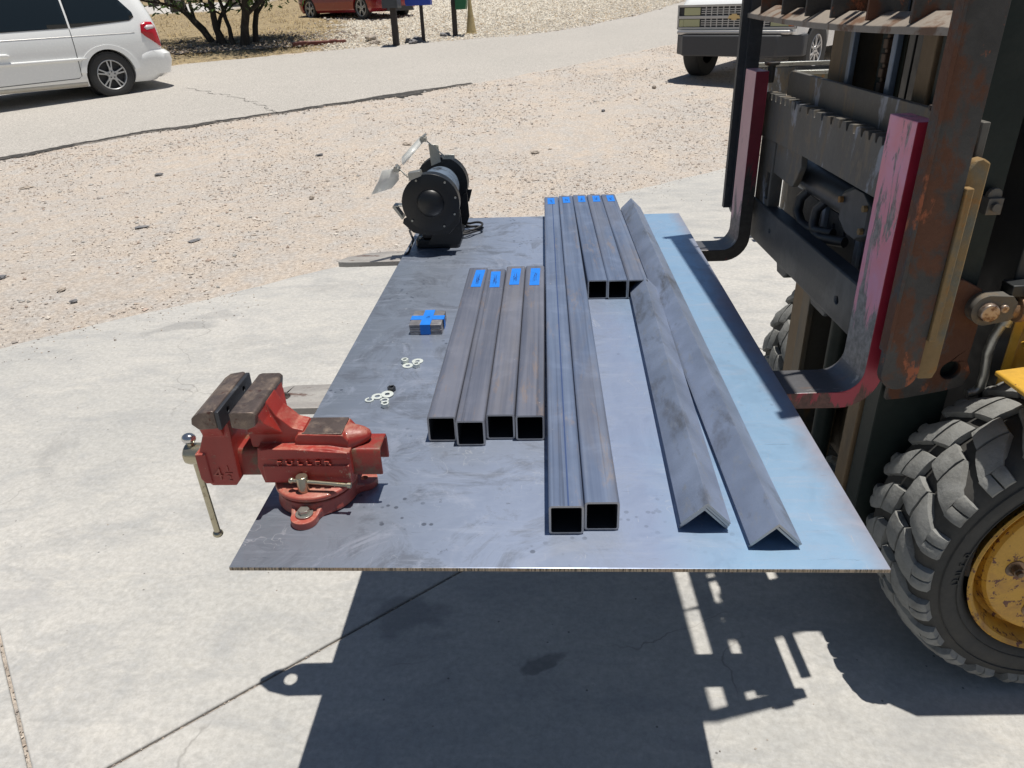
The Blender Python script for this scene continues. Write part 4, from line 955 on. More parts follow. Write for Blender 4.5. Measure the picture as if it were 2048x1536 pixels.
# side shift cylinder
MB().cyl((.128, .44, 1.045), (.128, .84, 1.045), .038, .038, 32).build('side_shift_cylinder', 'grease', fk, bevel=.003)
mb = MB(); mb.prism([(.30, 1.012), (.30, 1.08), (.335, 1.098), (.41, 1.098), (.46, 1.075), (.46, 1.015), (.41, .992), (.335, .992)], 'x', .088, .166); mb.build('cylinder_head', 'body_black', fk, bevel=.010, seg=4)
for (y, z) in ((.32, 1.07), (.32, 1.02), (.445, 1.06)): MB().cyl((.088, y, z), (.080, y, z), .008, .008, 6).build('bolt_head', 'ochre', fk)
for k_ in range(2):
    o = k_ * .075
    mb = MB(); mb.tube([(.120, .72 - o * 1.6, 1.02), (.105, .745 - o * 1.6, .99), (.100, .74 - o * 1.6, .955), (.098, .70 - o * 1.4, .935), (.097, .64 - o * 1.2, .935), (.10, .58 - o, .945), (.12, .54 - o, .95)], .0125, 12); mb.build('hydraulic_hose', 'grease', fk, smooth=60)
# load backrest
bk = MB(); bk.prism([(.008, 1.46), (.008, .865)] + circ(.042, .855, .034, 14, PI, 2 * PI, True) + [(.076, 1.46), (.076, 2.14), (.008, 2.14)], 'y', -.034, -.016)
bk.box(.002, .0085, -.044, -.016, .90, 2.14); bk.build('backrest_upright', 'rusty', fk, bevel=.0025, label='near upright of the load backrest, rusty wide plate')
bk = MB(); bk.prism([(.012, 2.14), (.012, .88), (.020, .862), (.042, .862), (.050, .88), (.050, 2.14)], 'y', 1.072, 1.105); bk.box(-.008, .012, 1.085, 1.105, .88, 2.14); bk.build('backrest_upright', 'carriage_low', fk, bevel=.0025)
def hz(y): return 1.437 - .010 * math.sin(max(0, min(1, (y + .03) / 1.15)) * PI) + .0
ys_ = [-.015 + 1.12 * i / 40 for i in range(41)]
top = [(y, hz(y) + .0045 + .0022 * noise.noise(Vector((y * 22, 0, 0)))) for y in ys_]; bot = [(y, hz(y) - .011) for y in reversed(ys_)]
mb = MB(); sec = [(.006, -.013), (.006, -.001), (.046, .021), (.058, .021), (.058, -.006), (.016, -.013)]
for y in ys_:
    w_ = .0016 * noise.noise(Vector((y * 25, 0, 0)))
    mb.v += [(x, y, hz(y) + dz + (w_ if dz > -.01 else 0)) for x, dz in sec]
ns_ = len(sec); mb.f = [(i * ns_ + j, i * ns_ + (j + 1) % ns_, (i + 1) * ns_ + (j + 1) % ns_, (i + 1) * ns_ + j) for i in range(40) for j in range(ns_)] + [tuple(range(ns_)), tuple(range(40 * ns_, 41 * ns_))]; mb.mi = [0] * len(mb.f)
mb.build('backrest_bar', 'bar_worn', fk, bevel=.001)
for y in (.973, .798, .629, .478, .298, .123): MB().box(.010, .084, y, y + .008, 1.436, 1.60).box(.012, .024, y + .001, y + .007, 1.60, 2.0).build('backrest_slat', 'rusty', fk, bevel=.001)  # unseen upper rods thinned to slim the shadow lines on the ground
mb = MB(); mb.box(.012, .05, -.015, 1.072, 1.99, 2.14); mb.build('backrest_top', 'rusty', fk, bevel=.003)
# ochre guide bars beside the near fork
mb = MB(); mb.prism([(.079, 1.218), (.079, .852), (.084, .836), (.112, .836), (.117, .852), (.117, 1.232), (.104, 1.24), (.09, 1.236)], 'y', -.022, .006); mb.build('roller_guide', 'ochre', fk, bevel=.003)
MB().box(.078, .102, .008, .04, 1.16, 1.258).build('guide_block', 'ochre', fk, bevel=.002); MB().box(.077, .090, -.040, -.023, .92, 1.196).build('guide_strip', 'ochre', fk, bevel=.002)
# tilt bracket, pin and cylinder (on the mast, just inside the tyre)
mb = MB(); mb.prism([(.15, .672), (.19, .675), (.27, .690), (.312, .702), (.322, .735), (.308, .765), (.309, .80), (.310, .90), (.296, .93), (.254, .952), (.15, .955)], 'y', .186, .200, holes=[circ(.277, .742, .022, 28)])
mb.build('tilt_bracket', 'rusty', fk, bevel=.002)
mb = MB(); mb.cyl((.277, .188, .742), (.277, .26, .742), .0225, .0225, 28, cap=False); mb.build('bracket_bush', 'grease', fk)
mb = MB(); mb.prism(circ(.303, .892, .033, 20, PI / 2, 3 * PI / 2, True) + [(.352, .868), (.360, .876), (.360, .908), (.348, .922)], 'y', .160, .190); mb.build('clevis', 'carriage', fk, bevel=.005, seg=3)
mb = MB(); mb.cyl((.303, .160, .890), (.303, .148, .890), .021, .019, 28); mb.cyl((.333, .160, .897), (.333, .152, .897), .009, .009, 12); mb.build('clevis_pin', 'rusty_pin', fk, bevel=.002)
mb = MB(); mb.cyl((.356, .178, .888), (.46, .178, .880), .020, .020, 24); mb.cyl((.46, .178, .880), (.90, .178, .86), .030, .030, 28); mb.cyl((.370, .178, .888), (.383, .178, .888), .029, .029, 24); mb.build('tilt_cylinder', 'cyl_orange', fk, bevel=.002)
mb = MB(); mb.box(.345, .41, .165, .205, .918, .943); mb.cyl((.388, .150, .924), (.388, .205, .924), .012, .012, 16); mb.build('hose_fitting', 'body_black', fk, bevel=.002)
# mast
def rail(y0, y1, x0, x1, z0, z1, flip, mat, name='mast_rail'):
    t = .016; mb = MB()
    a = y0 if flip else y1 - t; b = y0 + t if flip else y1
    mb.box(x0 + t, x1 - t, a, b, z0, z1); mb.box(x0, x0 + t, y0, y1, z0, z1); mb.box(x1 - t, x1, y0, y1, z0, z1); return mb.build(name, mat, fk, bevel=.002)
rail(.215, .275, .15, .303, .20, 2.32, True, 'mast_green', 'outer_mast_rail'); rail(.735, .805, .15, .303, .20, 2.32, False, 'mast_brown', 'outer_mast_rail')
rail(.285, .34, .145, .28, .20, 2.22, True, 'mast_brown', 'inner_mast_rail'); rail(.672, .727, .145, .28, .20, 2.22, False, 'mast', 'inner_mast_rail')
MB().box(.310, .325, .20, .82, .20, .44).build('mast_crossbar', 'mast', fk, bevel=.003)
MB().box(.30, .325, .22, .80, 1.55, 1.75).build('mast_crossbar', 'mast', fk, bevel=.003); MB().box(.22, .30, .28, .735, 2.18, 2.3).build('mast_crossbar', 'mast', fk, bevel=.003)
for y in (.575, .365): MB().cyl((.20, y, .20), (.20, y, 2.15), .026, .026, 24).build('lift_cylinder', 'mast_green', fk, label='dark vertical lift cylinder inside the mast')
for y in (.63, .415): MB().box(.130, .144, y, y + .020, .9, 2.3).build('guide_rod', 'rod_blue', fk, bevel=.002)
def chain(y, x):
    mb = MB(); z = .95
    while z < 2.3:
        mb.box(x - .008, x + .008, y - .010, y + .010, z, z + .020); mb.box(x - .004, x + .004, y - .006, y + .006, z + .020, z + .030); z += .030
    return mb.build('lift_chain', 'chain', fk, bevel=.002)
chain(.525, .165); chain(.462, .155)
mb = MB(); mb.box(.262, .292, .188, .215, 1.085, 1.118); mb.cyl((.277, .188, 1.101), (.277, .180, 1.101), .009, .009, 14); mb.cyl((.277, .196, 1.122), (.277, .206, 1.122), .014, .014, 20); mb.build('stop_block', 'carriage', fk, bevel=.001)
MB().box(.37, .40, .205, .82, .25, 1.9).build('cowl_backdrop', 'body_black', fk, bevel=.004); MB().box(.37, .40, .825, 1.25, .80, 1.55).build('gap_backdrop', 'body_black', fk, bevel=.004)  # added dark panels: black backdrop behind the mast, closing bright gaps
# body
mb = MB(); mb.prism([(.43, .30), (2.3, .30), (2.45, .55), (2.45, 1.05), (1.1, 1.12), (1.0, .75), (.60, .75), (.56, 1.0), (.44, 1.02)], 'y', .235, .80); mb.build('body', 'yellow', fk, bevel=.02, seg=3)
MB().box(.405, .43, .215, .30, .55, 1.02).build('body_panel', 'yellow', fk, bevel=.004)
mb = MB(); mb.prism([(.288, .066), (.292, -.045), (.34, -.08), (.90, -.085), (.93, .20), (.42, .20), (.40, .09)], 'z', .792, .802); mb.build('fender_step', 'yellow', fk, bevel=.003, seg=2)
mb = MB(); mb.tube([(.372, .205, .842), (.362, .205, .81), (.358, .205, .775), (.366, .205, .72), (.366, .205, .69), (.356, .205, .675), (.338, .205, .672)], .010, 12); mb.cyl((.373, .205, .84), (.386, .205, .885), .016, .014, 16); mb.build('grease_pipe', 'galv', fk, smooth=60)
for y in (.02, .98):
    for x in (.60, 2.1): MB().tube([(x, y if False else (.24 if y < .5 else .80), 1.1), (x + (.1 if x < 1 else 0), .24 if y < .5 else .80, 2.05)], .022, 12).build('overhead_guard_post', 'body_black', fk)
mb = MB(); mb.box(.68, 2.15, .22, .26, 2.05, 2.09); mb.box(.68, 2.15, .78, .82, 2.05, 2.09)
for i in range(9): mb.box(.70 + i * .17, .73 + i * .17, .26, .78, 2.055, 2.085)
mb.build('overhead_guard', 'body_black', fk)
mb = MB(); mb.box(1.2, 1.7, .32, .72, 1.12, 1.22); mb.box(1.65, 1.75, .32, .72, 1.22, 1.6); mb.build('seat', 'body_black', fk, bevel=.03, seg=3)
# wheels
def tyre(cy0, near, lab=None):
    cx_, cz_, Rr = .525, .372, .372
    wd = .25
    root = empty('wheel', (cx_, cy0, cz_), 0); root.parent = fk
    if lab: root['label'] = lab
    s_ = 1 if near else -1      # outer side towards -y for the near wheel
    h = wd / 2
    prof = [(.234, -h + .022), (.243, -h + .010), (.258, -h - .002), (.285, -h - .008), (.315, -h - .004), (.336, -h + .010), (.347, -h + .03), (.350, 0), (.347, h - .03), (.336, h - .010), (.315, h + .004), (.285, h + .008), (.258, h + .002), (.243, h - .010), (.234, h - .022)]
    mb = MB(); mb.lathe(prof, (0, 0, 0), (0, 1, 0), 96, cap=False)
    # fine rings on the sidewall
    for rr_, hh in ((.300, -h - .0085), (.262, -h - .0045)):
        mb.lathe([(rr_ - .0015, hh + .003), (rr_, hh - .0012), (rr_ + .0015, hh + .003)], (0, 0, 0), (0, 1, 0), 96, cap=False)
    ty = mb.build('tyre', 'rubber', root, smooth=50)
    # tread lugs
    def cur(s):   # s 0 centre .. 1 shoulder bottom -> (y,r)
        pts = [(0, .3725), (.30, .372), (.62, .366), (.80, .358), (.92, .347), (1.0, .334)]; yy = [0, -.038, -.080, -.108, -.128, -.135]
        for (a, ra), (b, rb), y0, y1 in zip(pts, pts[1:], yy, yy[1:]):
            if s <= b + 1e-9: t = (s - a) / (b - a); return y0 + (y1 - y0) * t, ra + (rb - ra) * t
        return yy[-1], pts[-1][1]
    mb = MB(); npitch = 23; pitch = 2 * PI / npitch
    def lug(s0, s1, lo, hi, th, sgn, dep=.019, ns=8, na=4):
        vs = []; 
        for i in range(ns + 1):
            s = s0 + (s1 - s0) * i / ns; y, r = cur(s); t = i / ns
            a0 = th + lo(t) * pitch; a1 = th + hi(t) * pitch
            for j in range(na + 1):
                a = a0 + (a1 - a0) * j / na; e = .0035 * (1 if 0 < i < ns and 0 < j < na else 0) + .0022 * noise.noise(Vector((a * 30, s * 20, th))) - .002 * (1 if (i in (0, ns)) and (j in (0, na)) else 0)
                rr_ = r - .0035 + e; vs.append((rr_ * math.cos(a), sgn * y, rr_ * math.sin(a)))
        bs = []
        for i in range(ns + 1):
            s = s0 + (s1 - s0) * i / ns; y, r = cur(s); t = i / ns; a0 = th + (lo(t) - .03) * pitch; a1 = th + (hi(t) + .03) * pitch
            r2 = r - dep; y2 = y * (.93 if s > .7 else 1)
            for j in range(na + 1):
                a = a0 + (a1 - a0) * j / na; bs.append((r2 * math.cos(a), sgn * y2, r2 * math.sin(a)))
        k2 = na + 1; n = len(vs); f = [(i * k2 + j, i * k2 + j + 1, (i + 1) * k2 + j + 1, (i + 1) * k2 + j) for i in range(ns) for j in range(na)]
        ring = [j for j in range(k2)] + [i * k2 + na for i in range(1, ns + 1)] + [ns * k2 + j for j in range(na - 1, -1, -1)] + [i * k2 for i in range(ns - 1, 0, -1)]
        f += [(ring[q_], ring[(q_ + 1) % len(ring)], n + ring[(q_ + 1) % len(ring)], n + ring[q_]) for q_ in range(len(ring))]
        mb.add(vs + bs, f)
    for i in range(npitch):
        for sgn, ph in ((1, 0), (-1, .5)):
            th = (i + ph) * pitch
            lug(.02, .36, lambda t: -.27 + .10 * t, lambda t: .36 + .16 * t, th, sgn, ns=4)
            lug(.40, .80, lambda t: -.18 + .56 * t, lambda t: .56 + .37 * t, th, sgn, ns=6)
            lug(.802, 1.0, lambda t: .36 + .04 * t, lambda t: .645 + .0 * t, th, sgn, ns=4, na=3)
            lug(.802, 1.0, lambda t: .68 + .02 * t, lambda t: .95 + .02 * t, th, sgn, ns=4, na=3)
    mb.build('tread', 'tread', ty, smooth=38)
    sg = -1 if near else 1
    if near:
        mb = MB(); 
        for i, ch in enumerate('Duro'):
            a = R(184 - 5.2 * (i)); T = Matrix.Translation((.262 * math.cos(a), sg * (h + .005), .262 * math.sin(a))) @ Matrix.Rotation(PI / 2, 4, 'X') @ Matrix.Rotation(a - PI / 2, 4, 'Z')
            text(mb, ch, .026, .0024, T)
        mb.build('sidewall_lettering', 'rubber', ty)
    # rim
    mb = MB(); e = [(.2235, -h + .004), (.226, -h + .0), (.222, -h - .004), (.214, -h + .002), (.206, -h + .022), (.198, -h + .045), (.188, -h + .052), (.186, -h + .04), (.186, -h + .022), (.181, -h + .013), (.172, -h + .010), (.06, -h + .014), (.058, -h - .01), (.0, -h - .012)]
    mb.lathe([(r * 1.055, sg * -hh if sg > 0 else hh) for r, hh in e], (0, 0, 0), (0, 1, 0), 72, cap=False)
    rm = mb.build('rim', 'rim_yellow', root, smooth=30)
    for i in range(6):
        a = R(180 + 60 * i) + .0; x, z = .137 * math.cos(a), .137 * math.sin(a); y = sg * (h - .012)
        mb = MB(); mb.lathe([(.0, 0), (.021, 0), (.021, .003), (.0, .0035)], (x, y, z), (0, sg, 0), 20); mb.cyl((x, y, z), (x, y + sg * .016, z), .013, .012, 6); mb.cyl((x, y + sg * .016, z), (x, y + sg * .024, z), .0075, .007, 12)
        mb.build('lug_nut', 'cyl_orange', rm, bevel=.001)
    return root
tyre(.078, True, 'near front wheel, chunky dusty tyre on a chipped yellow rim'); tyre(.955, False)
for y in (.16, .86):
    root = empty('wheel', (2.0, y, .27), 0); root.parent = fk
    mb = MB(); mb.lathe([(.12, -.08), (.22, -.085), (.26, -.06), (.27, 0), (.26, .06), (.22, .085), (.12, .08)], (0, 0, 0), (0, 1, 0), 48); t = mb.build('tyre', 'rubber', root)
    mb = MB(); mb.lathe([(.0, -.05), (.11, -.05), (.125, -.08), (.125, .08), (.11, .05), (0, .05)], (0, 0, 0), (0, 1, 0), 48); mb.build('rim', 'rim_yellow', root)

# ------------------------------------------------------------------ vehicles by the road
def stack(mb, rings, n=10, mi=0):
    allr = []
    for z, xf, xr, w_, r in rings:
        ring = []
        for cx_, cy_, s0 in ((xr - r, w_ - r, 0), (xf + r, w_ - r, 1), (xf + r, -w_ + r, 2), (xr - r, -w_ + r, 3)):
            ring += [(cx_ + r * math.cos(PI / 2 * (s0 + i / n)), cy_ + r * math.sin(PI / 2 * (s0 + i / n)), z) for i in range(n + 1)]
        allr.append(ring)
    k_ = len(allr[0]); v = [p for r_ in allr for p in r_]; f = []
    for i in range(len(allr) - 1): f += [(i * k_ + j, i * k_ + (j + 1) % k_, (i + 1) * k_ + (j + 1) % k_, (i + 1) * k_ + j) for j in range(k_)]
    f += [tuple(reversed(range(k_))), tuple(range((len(allr) - 1) * k_, len(allr) * k_))]
    mb.add(v, f, mi)
def car_wheel(parent, x, y, z, r, w_, rr, ns, side, dark_tyre='tyre', holes='star'):
    root = empty('wheel', (x, y, z)); root.parent = parent
    h = w_ / 2
    mb = MB(); mb.lathe([(rr - .01, -h + .01), (rr + .01, -h), (rr + .05, -h - .006), (r - .03, -h - .002), (r - .006, -h + .02), (r, -h + .05), (r, h - .05), (r - .006, h - .02), (r - .03, h + .002), (rr + .05, h + .006), (rr + .01, h), (rr - .01, h - .01)], (0, 0, 0), (0, 1, 0), 56, cap=False)
    mb.build('tyre', dark_tyre, root)
    mb = MB(); yo = side * (h - .012)
    mb.lathe([(rr, side * (h - .004)), (rr - .008, side * (h + .002)), (rr - .018, side * (h - .006)), (rr - .022, side * (h - .05))], (0, 0, 0), (0, 1, 0), 48, cap=False)
    for i in range(ns):
        a = 2 * PI * i / ns + PI / 2; T = Matrix.Rotation(-a, 4, 'Y')
        mb.prism([(.02, -.035), (.09, -.026), (rr - .012, -.045), (rr - .012, -.022), (.11, -.006), (.11, .006), (rr - .012, .022), (rr - .012, .045), (.09, .026), (.02, .035)], 'y', yo - side * .02, yo, M4=T)
    mb.cyl((0, yo - side * .02, 0), (0, yo + side * .006, 0), .075, .065, 24)
    rim = mb.build('rim', 'alloy', root, bevel=.003)
    MB().cyl((0, yo - side * .07, 0), (0, yo - side * .06, 0), rr - .005, rr - .005, 36).build('spoke_shade_disc', 'alloy_dark', rim)  # backing disc, its dark colour paints the shade between the spokes
    for i in range(5):
        a = 2 * PI * i / 5 + .3; MB().cyl((.045 * math.cos(a), yo + side * .004, .045 * math.sin(a)), (.045 * math.cos(a), yo + side * .012, .045 * math.sin(a)), .011, .011, 6).build('lug_nut', 'alloy_dark', rim)
    return root

# white minivan: local +x to the rear, visible side is -y ; origin = rear wheel contact on the near side plane
va = R(46.5); vo_ = Vector((-6.71, 11.74, 0)); nrm = Vector((math.sin(va), -math.cos(va), 0))
van = empty('minivan', (vo_.x - nrm.x * .88 + .065, vo_.y - nrm.y * .88 + .06, H(vo_.y) - .005), va, 'white minivan with dark tinted side windows parked on the road', 'minivan')
mb = MB()
stack(mb, [(.20, -3.95, .78, .86, .25), (.30, -4.02, .92, .925, .28), (.55, -4.05, .95, .955, .30), (.78, -4.0, .97, .965, .30), (.95, -3.9, .955, .955, .30), (1.04, -3.2, .945, .935, .30), (1.20, -2.9, .91, .90, .30), (1.42, -2.45, .82, .835, .28), (1.58, -2.05, .70, .77, .26), (1.68, -1.7, .56, .66, .24), (1.73, -1.3, .30, .50, .22)])
bd = mb.build('body', ['car_white'], van, smooth=60)
cut(bd, [MB().cyl((0, -1.1, .345), (0, -.55, .345), .375, .375, 48), MB().cyl((-3.03, -1.1, .345), (-3.03, -.55, .345), .375, .375, 48), MB().cyl((0, 1.1, .345), (0, .55, .345), .375, .375, 48), MB().cyl((-3.03, 1.1, .345), (-3.03, .55, .345), .375, .375, 48)])
def vy_(z, x=0):
    zs = [(.20, .86), (.30, .925), (.55, .955), (.78, .965), (.95, .955), (1.04, .935), (1.20, .90), (1.42, .835), (1.58, .77), (1.68, .66), (1.73, .50)]
    xr = [(.20, .78), (.30, .92), (.55, .95), (.78, .97), (.95, .955), (1.04, .945), (1.20, .91), (1.42, .82), (1.58, .70), (1.68, .56), (1.73, .30)]
    def li(t):
        for (a, b), (c, d) in zip(t, t[1:]):
            if a <= z <= c: return b + (d - b) * (z - a) / (c - a)
        return t[-1][1] if z > t[-1][0] else t[0][1]
    w_ = li(zs); e = li(xr); r = .29
    if x > e - r:
        t = min(1, (x - (e - r)) / r); w_ = w_ - r + r * math.sqrt(max(0, 1 - t * t))
    return w_
def on_side(poly, off, name, mat, parent, th=.004, step=.05):
    # grid-sampled patch following the curved body side
    xs_ = [p[0] for p in poly]; zs_ = [p[1] for p in poly]
    bm = bmesh.new(); vs = [bm.verts.new((p[0], 0, p[1])) for p in poly]; bm.faces.new(vs)
    x = min(xs_) + step
    while x < max(xs_): bmesh.ops.bisect_plane(bm, geom=bm.verts[:] + bm.edges[:] + bm.faces[:], plane_co=(x, 0, 0), plane_no=(1, 0, 0)); x += step
    for z in (.30, .55, .78, .95, 1.04, 1.12, 1.20, 1.3, 1.42, 1.5, 1.58, 1.68):
        if min(zs_) < z < max(zs_): bmesh.ops.bisect_plane(bm, geom=bm.verts[:] + bm.edges[:] + bm.faces[:], plane_co=(0, 0, z), plane_no=(0, 0, 1))
    for q in bm.verts: q.co.y = -(vy_(q.co.z, q.co.x) + off)
    bmesh.ops.triangulate(bm, faces=bm.faces); bmesh.ops.recalc_face_normals(bm, faces=bm.faces)
    me = bpy.data.meshes.new(name); bm.to_mesh(me); bm.free(); me.materials.append(M[mat]); me.polygons.foreach_set('use_smooth', [True] * len(me.polygons))
    o = bpy.data.objects.new(name, me); C.objects.link(o); o.parent = parent; q = o.modifiers.new('s', 'SOLIDIFY'); q.thickness = th; q.offset = 0
    return o
on_side([(-.42, 1.045), (.48, 1.11), (.56, 1.16), (.55, 1.23), (.40, 1.42), (.26, 1.53), (-.42, 1.545)], .003, 'side_window', 'car_glass', van)
on_side([(-1.75, 1.02), (-.45, 1.045), (-.45, 1.545), (-1.75, 1.54)], .003, 'side_window', 'car_glass', van)
on_side([(-2.75, 1.03), (-1.80, 1.02), (-1.80, 1.54), (-2.1, 1.52)], .003, 'side_window', 'car_glass', van)
tl = on_side([(.60, .93), (.625, 1.045), (.71, 1.08), (.82, 1.075), (.86, 1.0), (.905, .70), (.79, .78), (.67, .86)], .008, 'tail_lamp', 'lens_red', van, .02, .04)
on_side([(.665, 1.00), (.72, 1.035), (.84, 1.035), (.855, .985), (.70, .965)], .02, 'reversing_lamp', 'lens_white', tl, .006, .04)
# bumper, flare, mouldings, seams
mb = MB(); stack(mb, [(.24, .30, .93, .80, .24), (.30, .30, 1.05, .90, .28), (.50, .30, 1.09, .97, .30), (.60, .34, 1.075, .978, .30), (.66, .42, 1.0, .965, .30)]); bp = mb.build('rear_bumper', 'car_white', van, smooth=60)
cut(bp, [MB().cyl((0, -1.2, .345), (0, 1.2, .345), .40, .40, 48)])
mb = MB(); ang = [R(8) + R(164) * i / 30 for i in range(31)]
mb.prism([(.375 * math.cos(a), .345 + .375 * math.sin(a)) for a in ang] + [((.455 + .02 * math.sin(a)) * math.cos(a), .345 + (.44) * math.sin(a)) for a in reversed(ang)], 'y', -.972, -.94)
mb.build('wheel_arch_trim', 'car_white', van, bevel=.012, seg=3)
on_side([(-2.6, .585), (-.42, .585), (-.30, .61), (-.42, .625), (-2.6, .625)], .012, 'side_moulding', 'car_white', van, .022)
on_side([(-2.8, .205), (-.38, .205), (-.38, .27), (-2.8, .26)], .004, 'sill', 'car_dirt', van)
on_side([(-.455, .36), (-.445, .36), (-.440, 1.04), (-.450, 1.04)], .0015, 'door_seam', 'seam', van, .002)
on_side([(-1.62, .30), (-.50, .325), (-.455, .36), (-.50, .335), (-1.62, .31)], .0015, 'door_seam', 'seam', van, .002)
on_side([(-1.64, .30), (-1.63, .30), (-1.62, 1.02), (-1.63, 1.02)], .0015, 'door_seam', 'seam', van, .002)
on_side([(-1.62, .70), (-1.38, .70), (-1.36, .72), (-1.40, .745), (-1.62, .745)], .022, 'door_handle', 'car_white', van, .03)
on_side([(-2.9, .905), (.5, .93), (.5, .937), (-2.9, .915)], .001, 'crease', 'chrome_dull', van, .002)
mb = MB(); mb.cyl((0, -.93, .345), (0, -.60, .345), .37, .37, 40); 
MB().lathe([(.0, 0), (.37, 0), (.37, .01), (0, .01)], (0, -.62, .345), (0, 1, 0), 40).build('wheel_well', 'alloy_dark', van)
car_wheel(van, 0, -.84, .343, .343, .215, .225, 5, -1); car_wheel(van, -3.03, -.84, .343, .343, .215, .225, 5, -1); car_wheel(van, 0, .84, .343, .343, .215, .225, 5, 1); car_wheel(van, -3.03, .84, .343, .343, .215, .225, 5, 1)

# red sedan
ra = R(-38.5); rc = Vector((-5.22, 24.30)); rn = Vector((math.sin(ra), -math.cos(ra)))
car = empty('sedan', (rc.x - rn.x * .76, rc.y - rn.y * .76, H(rc.y) + .01), ra, 'dark red sedan parked on the pale gravel, front towards the mailboxes', 'sedan')
mb = MB()
stack(mb, [(.20, -3.35, .62, .80, .30), (.30, -3.45, .82, .87, .42), (.50, -3.50, .86, .89, .46), (.66, -3.50, .80, .885, .46), (.78, -3.45, .62, .86, .44), (.86, -3.4, .45, .80, .40), (.90, -3.3, .25, .70, .34)])
rb = mb.build('body', 'car_red', car, smooth=60)
cut(rb, [MB().cyl((x, s_ * 1.1, .315), (x, s_ * .6, .315), .345, .345, 40) for x in (0, -2.65) for s_ in (-1, 1)])
mb = MB(); stack(mb, [(.88, -2.95, -.45, .76, .3), (1.1, -2.7, -.75, .70, .3), (1.3, -2.4, -1.1, .62, .3), (1.40, -2.2, -1.4, .5, .3)]); mb.build('cabin_glass', 'car_glass', car, smooth=60)
mb = MB(); stack(mb, [(1.33, -2.3, -1.2, .60, .3), (1.42, -2.15, -1.4, .52, .3)]); mb.build('roof', 'car_red', car, smooth=60)
mb = MB(); mb.prism([(-.55, .20), (.55, .20), (.48, .33), (-.48, .33)], 'x', .80, .865); mb.build('front_grille', 'alloy_dark', car, bevel=.01)
for s_ in (-1, 1):
    mb = MB(); mb.add([(.52, s_ * .84, .60), (.70, s_ * .74, .60), (.83, s_ * .52, .62), (.76, s_ * .52, .72), (.60, s_ * .70, .72), (.45, s_ * .83, .68)], [(0, 1, 2, 3, 4, 5)]); o = mb.build('headlamp', 'lens_white', car); q = o.modifiers.new('s', 'SOLIDIFY'); q.thickness = .04; q.offset = 0
    for x in (0, -2.65): car_wheel(car, x, s_ * .76, .315, .315, .205, .23, 5, s_)

# white pickup truck, front towards the camera
ta = R(-38 - 90)   # local +x = forward
fwd = Vector((math.cos(ta), math.sin(ta))); mid = Vector((3.53, 11.55))
tk = empty('pickup_truck', (mid.x, mid.y, H(11.5) + .005), ta, 'white pickup truck with black front bumper and gold emblem on its grille, behind the forklift', 'pickup truck')
mb = MB()
stack(mb, [(.42, -4.6, .62, .93, .16), (.70, -4.65, .68, .96, .18), (.92, -4.65, .68, .97, .18), (1.03, -4.6, .66, .955, .16)]); 
tb_ = mb.build('body', 'car_white', tk, smooth=50)
cut(tb_, [MB().cyl((x, s_ * 1.2, .42), (x, s_ * .62, .42), .47, .47, 40) for x in (0, -3.3) for s_ in (-1, 1)])
mb = MB(); stack(mb, [(1.0, -1.0, .67, .93, .16), (1.10, -1.0, .60, .90, .16), (1.16, -1.0, .40, .80, .2)]); mb.build('hood', 'car_white', tk, smooth=60)
mb = MB(); stack(mb, [(1.10, -2.6, -.55, .88, .2), (1.4, -2.5, -.85, .82, .2), (1.72, -2.35, -1.25, .72, .2)]); mb.build('cab_glass', 'car_glass', tk, smooth=50)
mb = MB(); stack(mb, [(1.71, -2.4, -1.2, .74, .2), (1.80, -2.3, -1.35, .66, .2)]); mb.build('roof', 'car_white', tk, smooth=50)
# bumper (dark, angular, wrapping back at both ends)
mb = MB(); mb.prism([(.66, -.86), (.86, -.72), (.86, .72), (.66, .86), (.55, .98), (.40, .98), (.55, .80), (.62, .60), (.62, -.60), (.55, -.80), (.40, -.98), (.55, -.98)], 'z', .36, .64); mb.build('front_bumper', 'bumper_dark', tk, bevel=.02, seg=2)
mb = MB(); mb.box(.60, .80, -.86, .86, .645, .70); mb.build('bumper_top', 'chrome_dull', tk, bevel=.02)
MB().box(.66, .70, -.90, .90, .66, .715).build('front_valance', 'car_white', tk, bevel=.01)
gf = .70
mb = MB(); mb.box(gf - .03, gf, -.90, .90, .715, 1.03); mb.build('grille_panel', 'alloy_dark', tk)
mb = MB()
for z0, z1 in ((.715, .74), (.85, .89), (1.005, 1.03)): mb.box(gf, gf + .02, -.90, .90, z0, z1)
for s_ in (-1, 1): mb.box(gf, gf + .02, min(s_ * .88, s_ * .90), max(s_ * .88, s_ * .90), .715, 1.03)
mb.build('grille_frame', 'chrome_dull', tk, bevel=.004)
mb = MB()
for i in range(11): y = -.45 + .09 * i; mb.box(gf, gf + .012, y - .008, y + .008, .74, .85); mb.box(gf, gf + .012, y - .008, y + .008, .89, 1.005)
for z in (.768, .796, .824, .918, .946, .974): mb.box(gf, gf + .010, -.52, .52, z - .005, z + .005)
mb.build('grille_bars', 'chrome_dull', tk)
for s_ in (-1, 1):
    for z0, z1 in ((.745, .845), (.895, .998)): MB().box(gf, gf + .014, min(s_ * .54, s_ * .80), max(s_ * .54, s_ * .80), z0, z1).build('headlamp', 'lamp', tk, bevel=.006)
    MB().box(gf - .0, gf + .016, min(s_ * .80, s_ * .875), max(s_ * .80, s_ * .875), .745, .845).build('turn_signal', 'lens_amber' if s_ > 0 else 'lamp', tk, bevel=.006)
mb = MB(); mb.prism([(-.10, .847), (-.04, .847), (-.04, .830), (.04, .830), (.04, .847), (.10, .847), (.075, .893), (.04, .893), (.04, .910), (-.04, .910), (-.04, .893), (-.075, .893)], 'x', gf + .018, gf + .03); mb.build('grille_emblem', 'gold', tk, bevel=.004)
